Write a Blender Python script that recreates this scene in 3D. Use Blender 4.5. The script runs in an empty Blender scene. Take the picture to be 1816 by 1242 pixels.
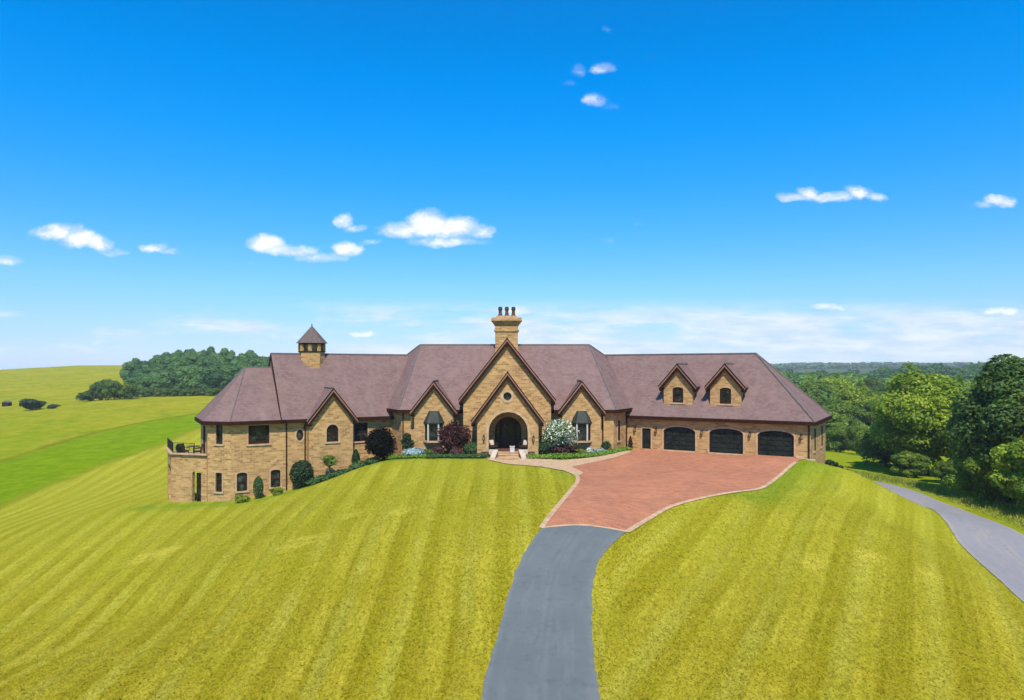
import bpy, bmesh, math, random
import numpy as np
from mathutils import Vector, Matrix
from mathutils.geometry import tessellate_polygon, delaunay_2d_cdt
rad = math.radians
rng = np.random.default_rng(7); random.seed(7)
S = bpy.context.scene
COL = S.collection

# ---------------------------------------------------------------- camera
CH = 7.26
cam = bpy.data.cameras.new('camera'); co = bpy.data.objects.new('camera', cam); COL.objects.link(co)
co.location = (0, 0, CH); co.rotation_euler = (rad(90), 0, 0)
cam.sensor_width = 36; cam.lens = 24.0; cam.shift_y = 34/1816; cam.clip_start = .1; cam.clip_end = 20000
S.camera = co
S.view_settings.view_transform = 'Standard'; S.view_settings.look = 'None'
S.view_settings.exposure = 0.55; S.view_settings.gamma = 1
SUN_EL, SUN_AZ = 55, 4          # azimuth: degrees to the right of straight behind the camera
sd = Vector((math.sin(rad(SUN_AZ))*math.cos(rad(SUN_EL)), -math.cos(rad(SUN_AZ))*math.cos(rad(SUN_EL)), math.sin(rad(SUN_EL))))
sl = bpy.data.lights.new('sun', 'SUN'); so = bpy.data.objects.new('sun', sl); COL.objects.link(so)
sl.energy = 4.1; sl.angle = rad(.9); sl.color = (1, .93, .81)
so.rotation_euler = sd.to_track_quat('Z', 'Y').to_euler(); so.location = (30, -30, 60)

# ---------------------------------------------------------------- node helper
class NT:
    def __init__(s, tree): s.t = tree; s.n = tree.nodes; s.l = tree.links
    def new(s, typ, **kw):
        n = s.n.new(typ)
        for k, v in kw.items():
            if k == 'i':
                for a, b in v.items():
                    if isinstance(b, bpy.types.NodeSocket): s.l.new(b, n.inputs[a])
                    else: n.inputs[a].default_value = b
            else: setattr(n, k, v)
        return n
    def math(s, op, a, b=None, c=None, clamp=False):
        n = s.n.new('ShaderNodeMath'); n.operation = op; n.use_clamp = clamp
        for i, v in enumerate((a, b, c)):
            if v is None: continue
            if isinstance(v, bpy.types.NodeSocket): s.l.new(v, n.inputs[i])
            else: n.inputs[i].default_value = v
        return n.outputs[0]
    def ramp(s, fac, stops, interp='LINEAR'):
        n = s.n.new('ShaderNodeValToRGB'); r = n.color_ramp; r.interpolation = interp
        while len(r.elements) < len(stops): r.elements.new(.5)
        for e, (p, c) in zip(r.elements, stops):
            e.position = p; e.color = (*c, 1) if len(c) == 3 else c
        s.l.new(fac, n.inputs[0]); return n.outputs[0]
    def mix(s, f, a, b, mode='MIX'):
        n = s.n.new('ShaderNodeMix'); n.data_type = 'RGBA'; n.blend_type = mode
        for k, v in ((0, f), (6, a), (7, b)):
            if isinstance(v, bpy.types.NodeSocket): s.l.new(v, n.inputs[k])
            else: n.inputs[k].default_value = v if k == 0 else ((*v, 1) if len(v) == 3 else v)
        return n.outputs[2]
    def noise(s, vec, scale, detail=3, rough=.55, **kw):
        n = s.new('ShaderNodeTexNoise', i={'Vector': vec, 'Scale': scale, 'Detail': detail, 'Roughness': rough}, **kw); return n.outputs[0]
    def maprange(s, v, a, b, c=0, d=1, smooth=False):
        n = s.n.new('ShaderNodeMapRange'); n.interpolation_type = 'SMOOTHSTEP' if smooth else 'LINEAR'
        s.l.new(v, n.inputs[0])
        for i, x in zip((1, 2, 3, 4), (a, b, c, d)): n.inputs[i].default_value = x
        return n.outputs[0]

# ---------------------------------------------------------------- world: sky and clouds, by direction
W = bpy.data.worlds.new('World'); S.world = W; W.use_nodes = True
w = NT(W.node_tree); w.n.clear()
sky = w.new('ShaderNodeTexSky', sky_type='NISHITA', sun_disc=False)
sky.sun_elevation = rad(SUN_EL); sky.sun_rotation = rad(180-SUN_AZ); sky.altitude = 300; sky.air_density = 1; sky.dust_density = .3; sky.ozone_density = 2
tc = w.new('ShaderNodeTexCoord'); sep = w.new('ShaderNodeSeparateXYZ', i={0: tc.outputs['Generated']})
X, Y, Z = sep.outputs
# the clear sky of the photograph is deeper and more saturated than the model's: a tint per elevation
tint = [(.0, (.59, .80, 1.35)), (.011, (.585, .727, 1.235)), (.041, (.55, .707, 1.083)), (.07, (.542, .755, 1.02)), (.114, (.471, .825, 1.075)), (.186, (.27, .85, 1.22)), (.255, (.12, .88, 1.40)), (.32, (.03, .92, 1.56)), (.381, (.0, .935, 1.66)), (.432, (.0, .91, 1.62)), (1, (.1, .9, 1.5))]
grade = w.ramp(w.math('ABSOLUTE', Z), tint)
skyc = w.mix(1.0, sky.outputs[0], grade, 'MULTIPLY')
ysafe = w.math('MAXIMUM', Y, .05)
U = w.math('DIVIDE', X, ysafe); V = w.math('DIVIDE', Z, ysafe)
uv = w.new('ShaderNodeCombineXYZ', i={0: U, 1: V, 2: 0.0}).outputs[0]
wa = w.new('ShaderNodeTexNoise', i={'Vector': uv, 'Scale': 18.0, 'Detail': 4.0, 'Roughness': .6}).outputs['Color']
wv = w.new('ShaderNodeVectorMath', operation='MULTIPLY_ADD', i={0: wa, 1: (.055, .022, 0), 2: uv}); uvw = w.new('ShaderNodeVectorMath', operation='SUBTRACT', i={0: wv.outputs[0], 1: (.0275, .011, 0)}).outputs[0]
sw = w.new('ShaderNodeSeparateXYZ', i={0: uvw}); UW, VW = sw.outputs[0], sw.outputs[1]
uvs = w.new('ShaderNodeVectorMath', operation='MULTIPLY', i={0: uvw, 1: (1, 1.5, 1)}).outputs[0]
n1 = w.noise(uvs, 24, 6, .6)
n2 = w.noise(uvs, 85, 4, .65)
nn = w.math('ADD', w.math('MULTIPLY', w.math('SUBTRACT', n1, .5), 2.4), w.math('MULTIPLY', w.math('SUBTRACT', n2, .5), 1.0))
clouds = [ # px, py, rx, ry, strength
 (712,410,52,19,1.0), (762,398,52,30,1.3), (805,404,56,26,1.2), (850,410,34,17,.9), (790,428,78,11,.8),
 (468,432,38,19,1.0), (515,445,58,14,.85), (570,456,58,12,.75), (618,440,30,18,1.0), (660,430,22,7,.3),
 (612,390,22,16,1.05), (632,402,22,10,.7),
 (96,414,36,20,1.05), (140,424,44,24,1.2), (178,432,32,17,1.0), (205,447,28,8,.5),
 (272,440,26,11,.9), (300,448,22,7,.6), (8,462,38,11,.65),
 (1402,348,30,12,.8), (1430,342,28,16,.95), (1475,349,48,13,.8), (1520,342,32,18,1.05), (1548,350,24,10,.7), (1770,356,38,15,.85), (1745,364,24,9,.6),
 (1068,124,24,12,.6), (1022,126,18,16,.3), (1000,146,12,8,.2), (1056,178,32,14,.65), (1086,188,22,10,.25),
 (1476,545,38,8,.9), (1780,552,52,10,.85), (1700,566,46,8,.6), (652,591,34,7,.8), (905,551,40,11,.8), (928,590,16,10,.8), (1072,426,18,9,.22), (1138,400,14,7,.15), (1075,54,7,6,.2), (1155,104,9,10,.12), (575,560,24,7,.3), (440,468,10,5,.3), (480,600,30,6,.3), (190,606,30,6,.35)]
tot = None
for (px, py, rx, ry, st) in clouds:
    a = w.math('DIVIDE', w.math('SUBTRACT', UW, (px-908)/1211), rx/1211)
    b = w.math('DIVIDE', w.math('SUBTRACT', VW, (655-py)/1211), ry/1211)
    below = w.math('MINIMUM', b, 0.0)            # flatter base
    r2 = w.math('ADD', w.math('MULTIPLY', a, a), w.math('ADD', w.math('MULTIPLY', b, b), w.math('MULTIPLY', w.math('MULTIPLY', below, below), .5)))
    body = w.math('SUBTRACT', 1.15, r2)
    v = w.math('MULTIPLY', w.math('MAXIMUM', body, 0.0), min(st, 1.25))
    tot = v if tot is None else w.math('MAXIMUM', tot, v)
cover = tot
tot = w.maprange(w.math('ADD', tot, w.math('MULTIPLY', w.math('MULTIPLY', nn, .62), w.math('MINIMUM', w.math('MULTIPLY', tot, 3.0), 1.0))), .0, 1.4, 0, 1, True)
tot = w.math('POWER', tot, .9)
# low bank of thin cloud near the horizon
bs = w.new('ShaderNodeVectorMath', operation='MULTIPLY', i={0: uv, 1: (1.0, 5.0, 1)}).outputs[0]
bn = w.noise(bs, 5.5, 6, .6)
side = w.maprange(U, -.45, .1, -.07, .10)
bm = w.math('MULTIPLY', w.maprange(V, .0, .03, .75, 1), w.maprange(V, .068, .108, 1, 0, True))
bank = w.math('MULTIPLY', w.maprange(w.math('ADD', bn, side), .43, .63, 0, .9, True), bm)
tot = w.math('MULTIPLY', tot, w.maprange(Y, .05, .3))
up = w.new('ShaderNodeVectorMath', operation='ADD', i={0: uvs, 1: (.002, .006, 0)}).outputs[0]
lit = w.math('SUBTRACT', n1, w.noise(up, 30, 6, .6))
shade = w.maprange(w.math('ADD', w.math('MULTIPLY', lit, 3.0), w.math('MULTIPLY', cover, .6)), .1, .85, 0, 1, True)
cc = w.mix(shade, (5.0, 5.9, 7.0), (7.2, 7.4, 7.5))
bn2 = w.maprange(w.noise(bs, 14, 5, .6), .35, .65, 0, 1)
skyc = w.mix(w.math('MULTIPLY', bank, w.maprange(Y, .05, .3)), skyc, w.mix(bn2, (4.3, 5.4, 6.6), (6.1, 6.6, 7.0)))
fin = w.mix(tot, skyc, cc)
bg = w.new('ShaderNodeBackground', i={'Color': fin, 'Strength': .1})
w.l.new(bg.outputs[0], w.new('ShaderNodeOutputWorld').inputs[0])

# ---------------------------------------------------------------- materials
MATS = {}
def mat(name, rough=.8, spec=.3):
    m = bpy.data.materials.new(name); m.use_nodes = True; n = NT(m.node_tree); n.n.clear()
    p = n.new('ShaderNodeBsdfPrincipled', i={'Roughness': rough, 'Specular IOR Level': spec})
    o = n.new('ShaderNodeOutputMaterial'); n.l.new(p.outputs[0], o.inputs[0]); n.p = p; n.o = o; n.m = m
    MATS[name] = m; return n
def setc(n, sock, tint=None):
    if tint: sock = n.mix(1.0, sock, tint, 'MULTIPLY')
    n.l.new(sock, n.p.inputs['Base Color'])
def bump(n, h, strength=.4, dist=.02):
    b = n.new('ShaderNodeBump', i={'Height': h, 'Strength': strength, 'Distance': dist}); n.l.new(b.outputs[0], n.p.inputs['Normal'])
def flat(name, c, rough=.6, var=.25, scale=3, spec=.3, metal=0):
    n = mat(name, rough, spec); tcn = n.new('ShaderNodeTexCoord')
    f = n.noise(tcn.outputs['Object'], scale, 4)
    lo = tuple(x*(1-var) for x in c); hi = tuple(min(1, x*(1+var)) for x in c)
    setc(n, n.ramp(f, [(.3, lo), (.7, hi)])); n.p.inputs['Metallic'].default_value = metal
    return n
def brickmat(name, c1, c2, mo, bw, rh, patch, msz=.012):
    n = mat(name, .85, .2); u = n.new('ShaderNodeUVMap').outputs[0]
    b = n.new('ShaderNodeTexBrick', i={'Vector': u, 'Color1': (*c1, 1), 'Color2': (*c2, 1), 'Mortar': (*mo, 1), 'Scale': 1.0, 'Mortar Size': msz, 'Brick Width': bw, 'Row Height': rh, 'Bias': 0.0})
    g = n.new('ShaderNodeNewGeometry').outputs['Position']
    u2 = n.new('ShaderNodeVectorMath', operation='MULTIPLY', i={0: u, 1: (.8, 1, 1)}).outputs[0]
    f = n.noise(u2, 4.5, 4, .7); f2 = n.noise(g, .55, 3)
    c = n.mix(n.maprange(f, .38, .7, 0, .6), b.outputs[0], patch[0])
    c = n.mix(n.maprange(f2, .45, .7, 0, .4), c, patch[1]); c = n.mix(n.maprange(n.noise(u2, 3.1, 2, .5), .58, .72, 0, .45), c, (.64, .38, .24))
    c = n.mix(n.maprange(n.noise(u2, 9, 2), .55, .75, 0, .6), c, patch[2])
    setc(n, c, (.90, .84, .72)); bump(n, n.math('ADD', b.outputs[1], n.math('MULTIPLY', f, -1.0)), .35, .02); return n
brickmat('brick', (.60, .40, .18), (.22, .125, .06), (.50, .38, .22), .48, .165, ((.60, .40, .18), (.46, .27, .13), (.27, .15, .08)))
n = mat('shingle', .95, .08); u = n.new('ShaderNodeUVMap').outputs[0]; g = n.new('ShaderNodeNewGeometry').outputs['Position']
b = n.new('ShaderNodeTexBrick', i={'Vector': u, 'Color1': (.205, .142, .148, 1), 'Color2': (.16, .108, .112, 1), 'Mortar': (.10, .07, .07, 1), 'Scale': 1.0, 'Mortar Size': .008, 'Brick Width': .33, 'Row Height': .2})
c = n.mix(n.maprange(n.noise(g, .8, 4, .65), .4, .68, 0, .55), b.outputs[0], (.235, .165, .168))
c = n.mix(n.maprange(n.noise(g, 3.5, 3, .7), .56, .75, 0, .5), c, (.12, .075, .078))
c = n.mix(n.maprange(n.noise(n.new('ShaderNodeVectorMath', operation='MULTIPLY', i={0: u, 1: (1, .18, 1)}).outputs[0], 1.3, 3), .55, .8, 0, .35), c, (.25, .20, .20))
setc(n, c, (1.0, .92, .80)); bump(n, b.outputs[1], .5, -.02)
flat('cupola_shingle', (.13, .095, .085), .9, .3, 6, spec=.05); flat('ridge_cap', (.14, .115, .11), .9, .2, spec=.05); flat('dark_trim', (.030, .011, .006), .8, .25, spec=.08); flat('pale_trim', (.27, .15, .105), .8, .2, 1.2, spec=.1)  # first: a darker brown shingle tone for the cupola roof
flat('stone_trim', (.45, .30, .175), .9, .22, 2.5, spec=.1); flat('frame_brown', (.040, .014, .008), .7, .2, spec=.1); flat('copper', (.030, .034, .028), .6, .3, 2, spec=.2)
flat('door_wood', (.05, .027, .015), .6, .5, 5, spec=.15); flat('garage_panel', (.013, .017, .013), .5, .6, 2.2, spec=.15); flat('iron', (.012, .012, .013), .5, .2)
flat('cream', (.50, .40, .30), .8, .15, 5); flat('white_paint', (.52, .48, .43), .6, .08); flat('pot_clay', (.10, .045, .03), .7, .3); flat('pot_cap', (.02, .045, .04), .5, .3)
flat('wicker', (.035, .018, .014), .7, .4, 30); flat('bark', (.09, .065, .045), .95, .4, 6); flat('soil', (.05, .03, .02), .95, .3, 4)
flat('lantern_glass', (.25, .18, .1), .2, .2)
n = mat('glass_dark', .12, .35); gg = n.new('ShaderNodeTexCoord').outputs['Object']; setc(n, n.ramp(n.noise(gg, 1.5, 3), [(.4, (.005, .005, .006)), (.55, (.02, .026, .022)), (.7, (.07, .085, .07))]))  # opaque dark pane; paler green patches are reflections painted into the colour
n = mat('paver', .85, .25); g = n.new('ShaderNodeNewGeometry').outputs['Position']
bp = n.new('ShaderNodeTexBrick', i={'Vector': g, 'Color1': (.54, .21, .13, 1), 'Color2': (.34, .115, .08, 1), 'Mortar': (.26, .15, .11, 1), 'Scale': 1.0, 'Mortar Size': .02, 'Brick Width': .36, 'Row Height': .18})
c = n.mix(n.maprange(n.noise(g, .28, 4, .6), .38, .66, 0, .5), bp.outputs[0], (.54, .235, .145))
c = n.mix(n.maprange(n.noise(g, 1.6, 4, .7), .52, .75, 0, .5), c, (.33, .13, .10))
c = n.mix(n.maprange(n.noise(g, 6, 3, .7), .6, .75, 0, .5), c, (.66, .38, .25))
c = n.mix(n.maprange(n.noise(g, .45, 5, .65), .45, .65, 0, .45), c, (.30, .145, .10))
setc(n, c, (.93, .87, .66)); bump(n, bp.outputs[1], .3, -.01)
def asphalt(name, a, b_, c_, warm, tn=(.57, .57, .52)):
    n = mat(name, .8, .35); g = n.new('ShaderNodeNewGeometry').outputs['Position']; u = n.new('ShaderNodeUVMap').outputs[0]
    uvx = n.new('ShaderNodeSeparateXYZ', i={0: u}).outputs[0]
    c = n.mix(n.noise(g, 40, 3, .7), a, b_)
    c = n.mix(n.maprange(n.noise(g, .5, 5, .65), .42, .68, 0, .6), c, c_)
    us = n.new('ShaderNodeVectorMath', operation='MULTIPLY', i={0: u, 1: (9, .25, 1)}).outputs[0]
    c = n.mix(n.maprange(n.noise(us, 1.0, 4, .6), .5, .72, 0, .5), c, warm)
    d = n.math('ABSOLUTE', n.math('SUBTRACT', n.math('ABSOLUTE', n.math('SUBTRACT', uvx, .5)), .04))
    c = n.mix(n.math('MULTIPLY', n.maprange(d, 0, .035, .5, 0), n.maprange(n.noise(g, 1.2, 3), .4, .65)), c, warm)
    c = n.mix(n.maprange(n.noise(g, 2.2, 5, .75), .55, .7, 0, .4), c, tuple(x*.55 for x in a))
    cr = n.new('ShaderNodeTexVoronoi', feature='DISTANCE_TO_EDGE', i={'Vector': n.new('ShaderNodeVectorMath', operation='ADD', i={0: g, 1: n.new('ShaderNodeTexNoise', i={'Vector': g, 'Scale': 1.5, 'Detail': 3.0}).outputs['Color']}).outputs[0], 'Scale': .38}).outputs[0]
    c = n.mix(n.math('MULTIPLY', n.maprange(cr, .0, .009, .22, 0), n.maprange(n.noise(g, .3, 2), .5, .62)), c, (.03, .03, .03))
    ed = n.math('ABSOLUTE', n.math('SUBTRACT', uvx, .5)); c = n.mix(n.math('MULTIPLY', n.maprange(ed, .44, .5, 0, .9), n.maprange(n.noise(g, 3, 4), .35, .6)), c, warm)
    setc(n, c, tn); bump(n, n.noise(g, 60, 2), .3, .01); return n
asphalt('asphalt', (.165, .19, .205), (.21, .235, .25), (.235, .26, .275), (.27, .28, .285))
asphalt('gravel_road', (.27, .25, .265), (.36, .34, .35), (.30, .29, .33), (.46, .39, .30), (.72, .71, .68))
# ground
n = mat('grass', 1.0, .0); g = n.new('ShaderNodeNewGeometry').outputs['Position']
at = n.new('ShaderNodeAttribute', attribute_name='zone'); zs = n.new('ShaderNodeSeparateColor', i={0: at.outputs['Color']})
lawn, strip, right = zs.outputs
sp = n.new('ShaderNodeSeparateXYZ', i={0: g}); gx, gy = sp.outputs[0], sp.outputs[1]
wob = n.math('MULTIPLY', n.math('SUBTRACT', n.noise(g, .12, 2), .5), 1.6)
sL = n.math('ADD', n.math('DIVIDE', gx, n.math('ADD', 1.0, n.math('MULTIPLY', gy, .010))), n.math('MULTIPLY', wob, .15))
sR = n.math('ADD', n.math('ADD', n.math('MULTIPLY', gx, .866), n.math('MULTIPLY', gy, -.51)), n.math('MULTIPLY', wob, .2))
def stripe(s, per):
    a = n.math('SINE', n.math('MULTIPLY', s, 2*math.pi/per)); return n.maprange(a, -.3, .3, 0, 1, True)
def fine(sx, sc):
    cmb = n.new('ShaderNodeCombineXYZ', i={0: n.math('MULTIPLY', sx, sc), 1: n.math('MULTIPLY', gy, .05), 2: 0.0}).outputs[0]
    return n.noise(cmb, 1.0, 3, .6)
stL = n.math('ADD', n.math('MULTIPLY', stripe(sL, 1.25), .6), n.math('MULTIPLY', n.maprange(fine(sL, 3.2), .38, .62), .5))
stR = n.math('ADD', n.math('MULTIPLY', stripe(sR, 2.3), .6), n.math('MULTIPLY', n.maprange(fine(sR, 2.8), .38, .62), .5))
stx = n.mix(right, stL, stR)
mod = n.maprange(n.noise(g, .16, 3), .35, .62, .25, .8)
stx = n.math('ADD', n.math('MULTIPLY', stx, mod), n.math('MULTIPLY', n.math('SUBTRACT', 1.0, mod), .45))
gl = n.mix(stx, (.225, .210, .010), (.49, .455, .09))
gl = n.mix(n.maprange(n.noise(g, .18, 5, .7), .40, .60, 0, .55), gl, n.mix(stx, (.235, .185, .005), (.44, .385, .05)))
lnL = n.maprange(n.math('SINE', n.math('MULTIPLY', sL, 2*math.pi/1.9)), .55, .95, 0, 1, True); lnR = n.maprange(n.math('SINE', n.math('MULTIPLY', sR, 2*math.pi/2.9)), .45, .95, 0, 1, True)
ln = n.mix(right, lnL, lnR); gl = n.mix(n.math('MULTIPLY', ln, n.maprange(n.noise(g, .25, 4), .35, .6, .12, .55)), gl, (.46, .47, .15))
gl = n.mix(n.maprange(n.math('ADD', gy, n.math('MULTIPLY', n.noise(g, .1, 3), 20.0)), 32, 62, 0, .8), gl, n.mix(stx, (.20, .24, .018), (.40, .44, .10)))
gl = n.mix(n.maprange(n.noise(g, .35, 4, .65), .42, .7, 0, .5), gl, (.29, .315, .025))
gl = n.mix(n.maprange(n.noise(g, .22, 5, .7, noise_dimensions='3D'), .6, .7, 0, .55), gl, (.45, .42, .09))
tuft = n.new('ShaderNodeVectorMath', operation='MULTIPLY', i={0: g, 1: (1, .45, 1)}).outputs[0]
gl = n.mix(n.maprange(n.noise(tuft, 7, 6, .8), .36, .6, .6, 0), gl, (.13, .12, .006))
gl = n.mix(n.maprange(n.noise(tuft, 12, 5, .85), .52, .64, 0, .6), gl, (.46, .43, .09))
dry = n.new('ShaderNodeAttribute', attribute_name='dry').outputs['Fac']
gl = n.mix(n.math('MULTIPLY', dry, n.maprange(n.noise(g, 2.5, 4), .35, .6, .1, .7)), gl, (.50, .46, .13))
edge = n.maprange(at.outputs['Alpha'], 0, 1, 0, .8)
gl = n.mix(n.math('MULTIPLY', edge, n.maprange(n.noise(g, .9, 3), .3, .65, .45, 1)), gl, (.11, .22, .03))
gm = n.mix(n.maprange(n.noise(g, .05, 5, .65), .35, .65), (.135, .200, .010), (.235, .250, .020))
gm = n.mix(n.maprange(n.noise(g, .3, 6, .8), .42, .62, 0, .8), gm, (.33, .30, .06))
gm = n.mix(n.maprange(n.noise(g, .11, 6, .75), .52, .68, 0, .7), gm, (.10, .16, .012))
gm = n.mix(n.maprange(n.noise(g, .02, 3, .6), .5, .68, 0, .45), gm, (.31, .29, .02))
gs = n.mix(n.maprange(n.noise(g, .3, 5, .7), .35, .65), (.115, .205, .004), (.17, .27, .008))
gs = n.mix(n.maprange(n.noise(g, .5, 5, .75), .48, .68, 0, .6), gs, (.09, .16, .008))
gm = n.mix(n.math('MULTIPLY', n.maprange(gy, 215, 120), n.maprange(n.noise(g, .06, 4), .3, .6, .2, .8)), gm, (.165, .25, .012))
c = n.mix(lawn, gm, gl); c = n.mix(strip, c, gs)
rim = n.new('ShaderNodeAttribute', attribute_name='rim').outputs['Fac']
c = n.mix(n.math('MULTIPLY', n.math('MULTIPLY', rim, n.maprange(n.noise(g, .4, 4), .3, .6, .4, 1)), .85), c, (.12, .10, .02))
dist = n.new('ShaderNodeVectorMath', operation='LENGTH', i={0: g}).outputs['Value']
c = n.mix(n.maprange(dist, 700, 1100), c, (.035, .075, .03))
setc(n, c, (1.10, 1.0, .50))
bump(n, n.math('ADD', n.noise(tuft, 9, 5, .8), n.math('MULTIPLY', n.noise(g, 1.2, 3), 1.5)), .8, .12)
# leaves
def leafmat(name, dark, mid, light, trans=.3, tint=.25):
    n = mat(name, .6, .25); a = n.new('ShaderNodeAttribute', attribute_name='v').outputs['Fac']
    oi = n.new('ShaderNodeObjectInfo').outputs['Random']
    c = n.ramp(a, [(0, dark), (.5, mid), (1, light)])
    c = n.mix(n.math('MULTIPLY', oi, tint), c, tuple(x*1.5 for x in light)); setc(n, c)
    t = n.new('ShaderNodeBsdfTranslucent', i={'Color': c}); mx = n.new('ShaderNodeMixShader', i={0: trans, 1: n.p.outputs[0], 2: t.outputs[0]})
    n.l.new(mx.outputs[0], n.o.inputs[0])
leafmat('leaf_green', (.034, .080, .010), (.105, .185, .022), (.28, .37, .04), .38, .15)
leafmat('leaf_woodg', (.032, .085, .018), (.10, .195, .034), (.23, .35, .05), .32, .4)
leafmat('leaf_verge', (.22, .27, .02), (.34, .37, .035), (.55, .52, .10), .5, 0)
leafmat('leaf_dark', (.022, .055, .012), (.065, .125, .022), (.18, .26, .04), .35, .2)
leafmat('leaf_light', (.050, .110, .010), (.165, .26, .018), (.43, .50, .04), .38, .15)
leafmat('leaf_wood', (.014, .058, .018), (.045, .125, .034), (.12, .22, .05), .28, .55)
leafmat('leaf_black', (.003, .003, .003), (.005, .006, .004), (.010, .011, .007), .0, 0)
MATS['leaf_black'].node_tree.nodes['Principled BSDF'].inputs['Specular IOR Level'].default_value = .05
leafmat('leaf_shrub', (.008, .022, .010), (.018, .045, .016), (.04, .08, .025), .15, .1)
leafmat('leaf_maroon', (.018, .006, .007), (.045, .013, .013), (.10, .03, .025), .2, .1)
leafmat('leaf_rust', (.05, .02, .018), (.11, .04, .035), (.20, .09, .08), .2, .1)
leafmat('leaf_hedge', (.06, .13, .01), (.15, .28, .025), (.28, .42, .05), .3, .1)
leafmat('leaf_hedge_dark', (.014, .045, .012), (.045, .105, .028), (.11, .19, .055), .2, .1)
leafmat('leaf_blue', (.10, .17, .16), (.22, .32, .32), (.42, .52, .54), .1, .1)
leafmat('leaf_blossom', (.05, .10, .03), (.16, .26, .09), (.75, .78, .66), .2, 0)
leafmat('leaf_lime', (.09, .14, .01), (.22, .28, .02), (.36, .40, .05), .3, .1)

# ---------------------------------------------------------------- mesh builder
def setp(o, label=None, cat=None, group=None, kind=None):
    if label: o['label'] = label
    if cat: o['category'] = cat
    if group: o['group'] = group
    if kind: o['kind'] = kind
    return o
def wloc(o):
    v = Vector((0, 0, 0))
    while o is not None: v = v + o.location; o = o.parent
    return v
class Fr:
    def __init__(s, O, e):
        l = math.hypot(*e[:2]); s.O = O; s.e = (e[0]/l, e[1]/l); s.n = (s.e[1], -s.e[0])
    def P(s, u, d, z): return Vector((s.O[0]+s.e[0]*u+s.n[0]*d, s.O[1]+s.e[1]*u+s.n[1]*d, z))
class MB:
    def __init__(s): s.v = []; s.f = []
    def face(s, pts):
        b = len(s.v); s.v += [Vector(p) for p in pts]; s.f.append(tuple(range(b, b+len(pts))))
    def hexa(s, a, b):      # two matching loops, caps and sides
        k = len(a); o = len(s.v); s.v += [Vector(p) for p in a]+[Vector(p) for p in b]
        s.f.append(tuple(range(o, o+k))); s.f.append(tuple(reversed(range(o+k, o+2*k))))
        for i in range(k): j = (i+1) % k; s.f.append((o+i, o+k+i, o+k+j, o+j))
    def box(s, fr, u0, u1, d0, d1, z0, z1):
        s.hexa([fr.P(u0, d0, z0), fr.P(u1, d0, z0), fr.P(u1, d1, z0), fr.P(u0, d1, z0)], [fr.P(u0, d0, z1), fr.P(u1, d0, z1), fr.P(u1, d1, z1), fr.P(u0, d1, z1)])
    def prism(s, fr, pts, d0, d1):   # (u,z) convex outline
        s.hexa([fr.P(u, d0, z) for u, z in pts], [fr.P(u, d1, z) for u, z in pts])
    def ring(s, fr, a, b, d0, d1):
        k = len(a)
        for i in range(k):
            j = (i+1) % k
            s.hexa([fr.P(*(a[i][0], d0, a[i][1])), fr.P(a[j][0], d0, a[j][1]), fr.P(b[j][0], d0, b[j][1]), fr.P(b[i][0], d0, b[i][1])],
                   [fr.P(*(a[i][0], d1, a[i][1])), fr.P(a[j][0], d1, a[j][1]), fr.P(b[j][0], d1, b[j][1]), fr.P(b[i][0], d1, b[i][1])])
    def wall(s, fr, outer, holes, d, th=.3):
        loops = [outer]+holes
        tri = tessellate_polygon([[Vector((u, z, 0)) for u, z in lp] for lp in loops])
        flatp = [p for lp in loops for p in lp]
        for dd in (d, d-th):
            o = len(s.v); s.v += [fr.P(u, dd, z) for u, z in flatp]
            for t in tri: s.f.append(tuple(o+i for i in (t if dd == d else reversed(t))))
        for lp in loops:
            for i in range(len(lp)):
                a, b = lp[i], lp[(i+1) % len(lp)]
                s.face([fr.P(a[0], d, a[1]), fr.P(b[0], d, b[1]), fr.P(b[0], d-th, b[1]), fr.P(a[0], d-th, a[1])])
    def tube(s, pts, rads, k=7):
        pts = [Vector(p) for p in pts]; rings = []
        for i, p in enumerate(pts):
            t = (pts[min(i+1, len(pts)-1)]-pts[max(i-1, 0)]).normalized()
            a = t.orthogonal().normalized(); b = t.cross(a); o = len(s.v)
            s.v += [p+(a*math.cos(2*math.pi*j/k)+b*math.sin(2*math.pi*j/k))*rads[i] for j in range(k)]; rings.append(o)
        for x, y in zip(rings, rings[1:]):
            for j in range(k): s.f.append((x+j, x+(j+1) % k, y+(j+1) % k, y+j))
        s.f.append(tuple(rings[0]+j for j in reversed(range(k)))); s.f.append(tuple(rings[-1]+j for j in range(k)))
    def build(s, name, m, parent=None, bev=0, smooth=False):
        off = wloc(parent) if parent else Vector((0, 0, 0))
        me = bpy.data.meshes.new(name); me.from_pydata([tuple(p-off) for p in s.v], [], s.f)
        bm = bmesh.new(); bm.from_mesh(me); bmesh.ops.recalc_face_normals(bm, faces=bm.faces)
        if bev: bmesh.ops.bevel(bm, geom=bm.edges[:], offset=bev, segments=1, affect='EDGES')
        uvl = bm.loops.layers.uv.new('UVMap')
        for f in bm.faces:
            nn = f.normal
            t = Vector((-nn.y, nn.x, 0)); t = t.normalized() if t.length > .05 else Vector((1, 0, 0)); bt = nn.cross(t)
            for l in f.loops: q = l.vert.co+off; l[uvl].uv = (q.dot(t), q.dot(bt))
            f.smooth = smooth
        bm.to_mesh(me); bm.free(); me.materials.append(MATS[m])
        o = bpy.data.objects.new(name, me); COL.objects.link(o)
        if parent: o.parent = parent
        return o
def empty(name, loc): o = bpy.data.objects.new(name, None); COL.objects.link(o); o.location = loc; o.empty_display_size = .5; return o
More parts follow.
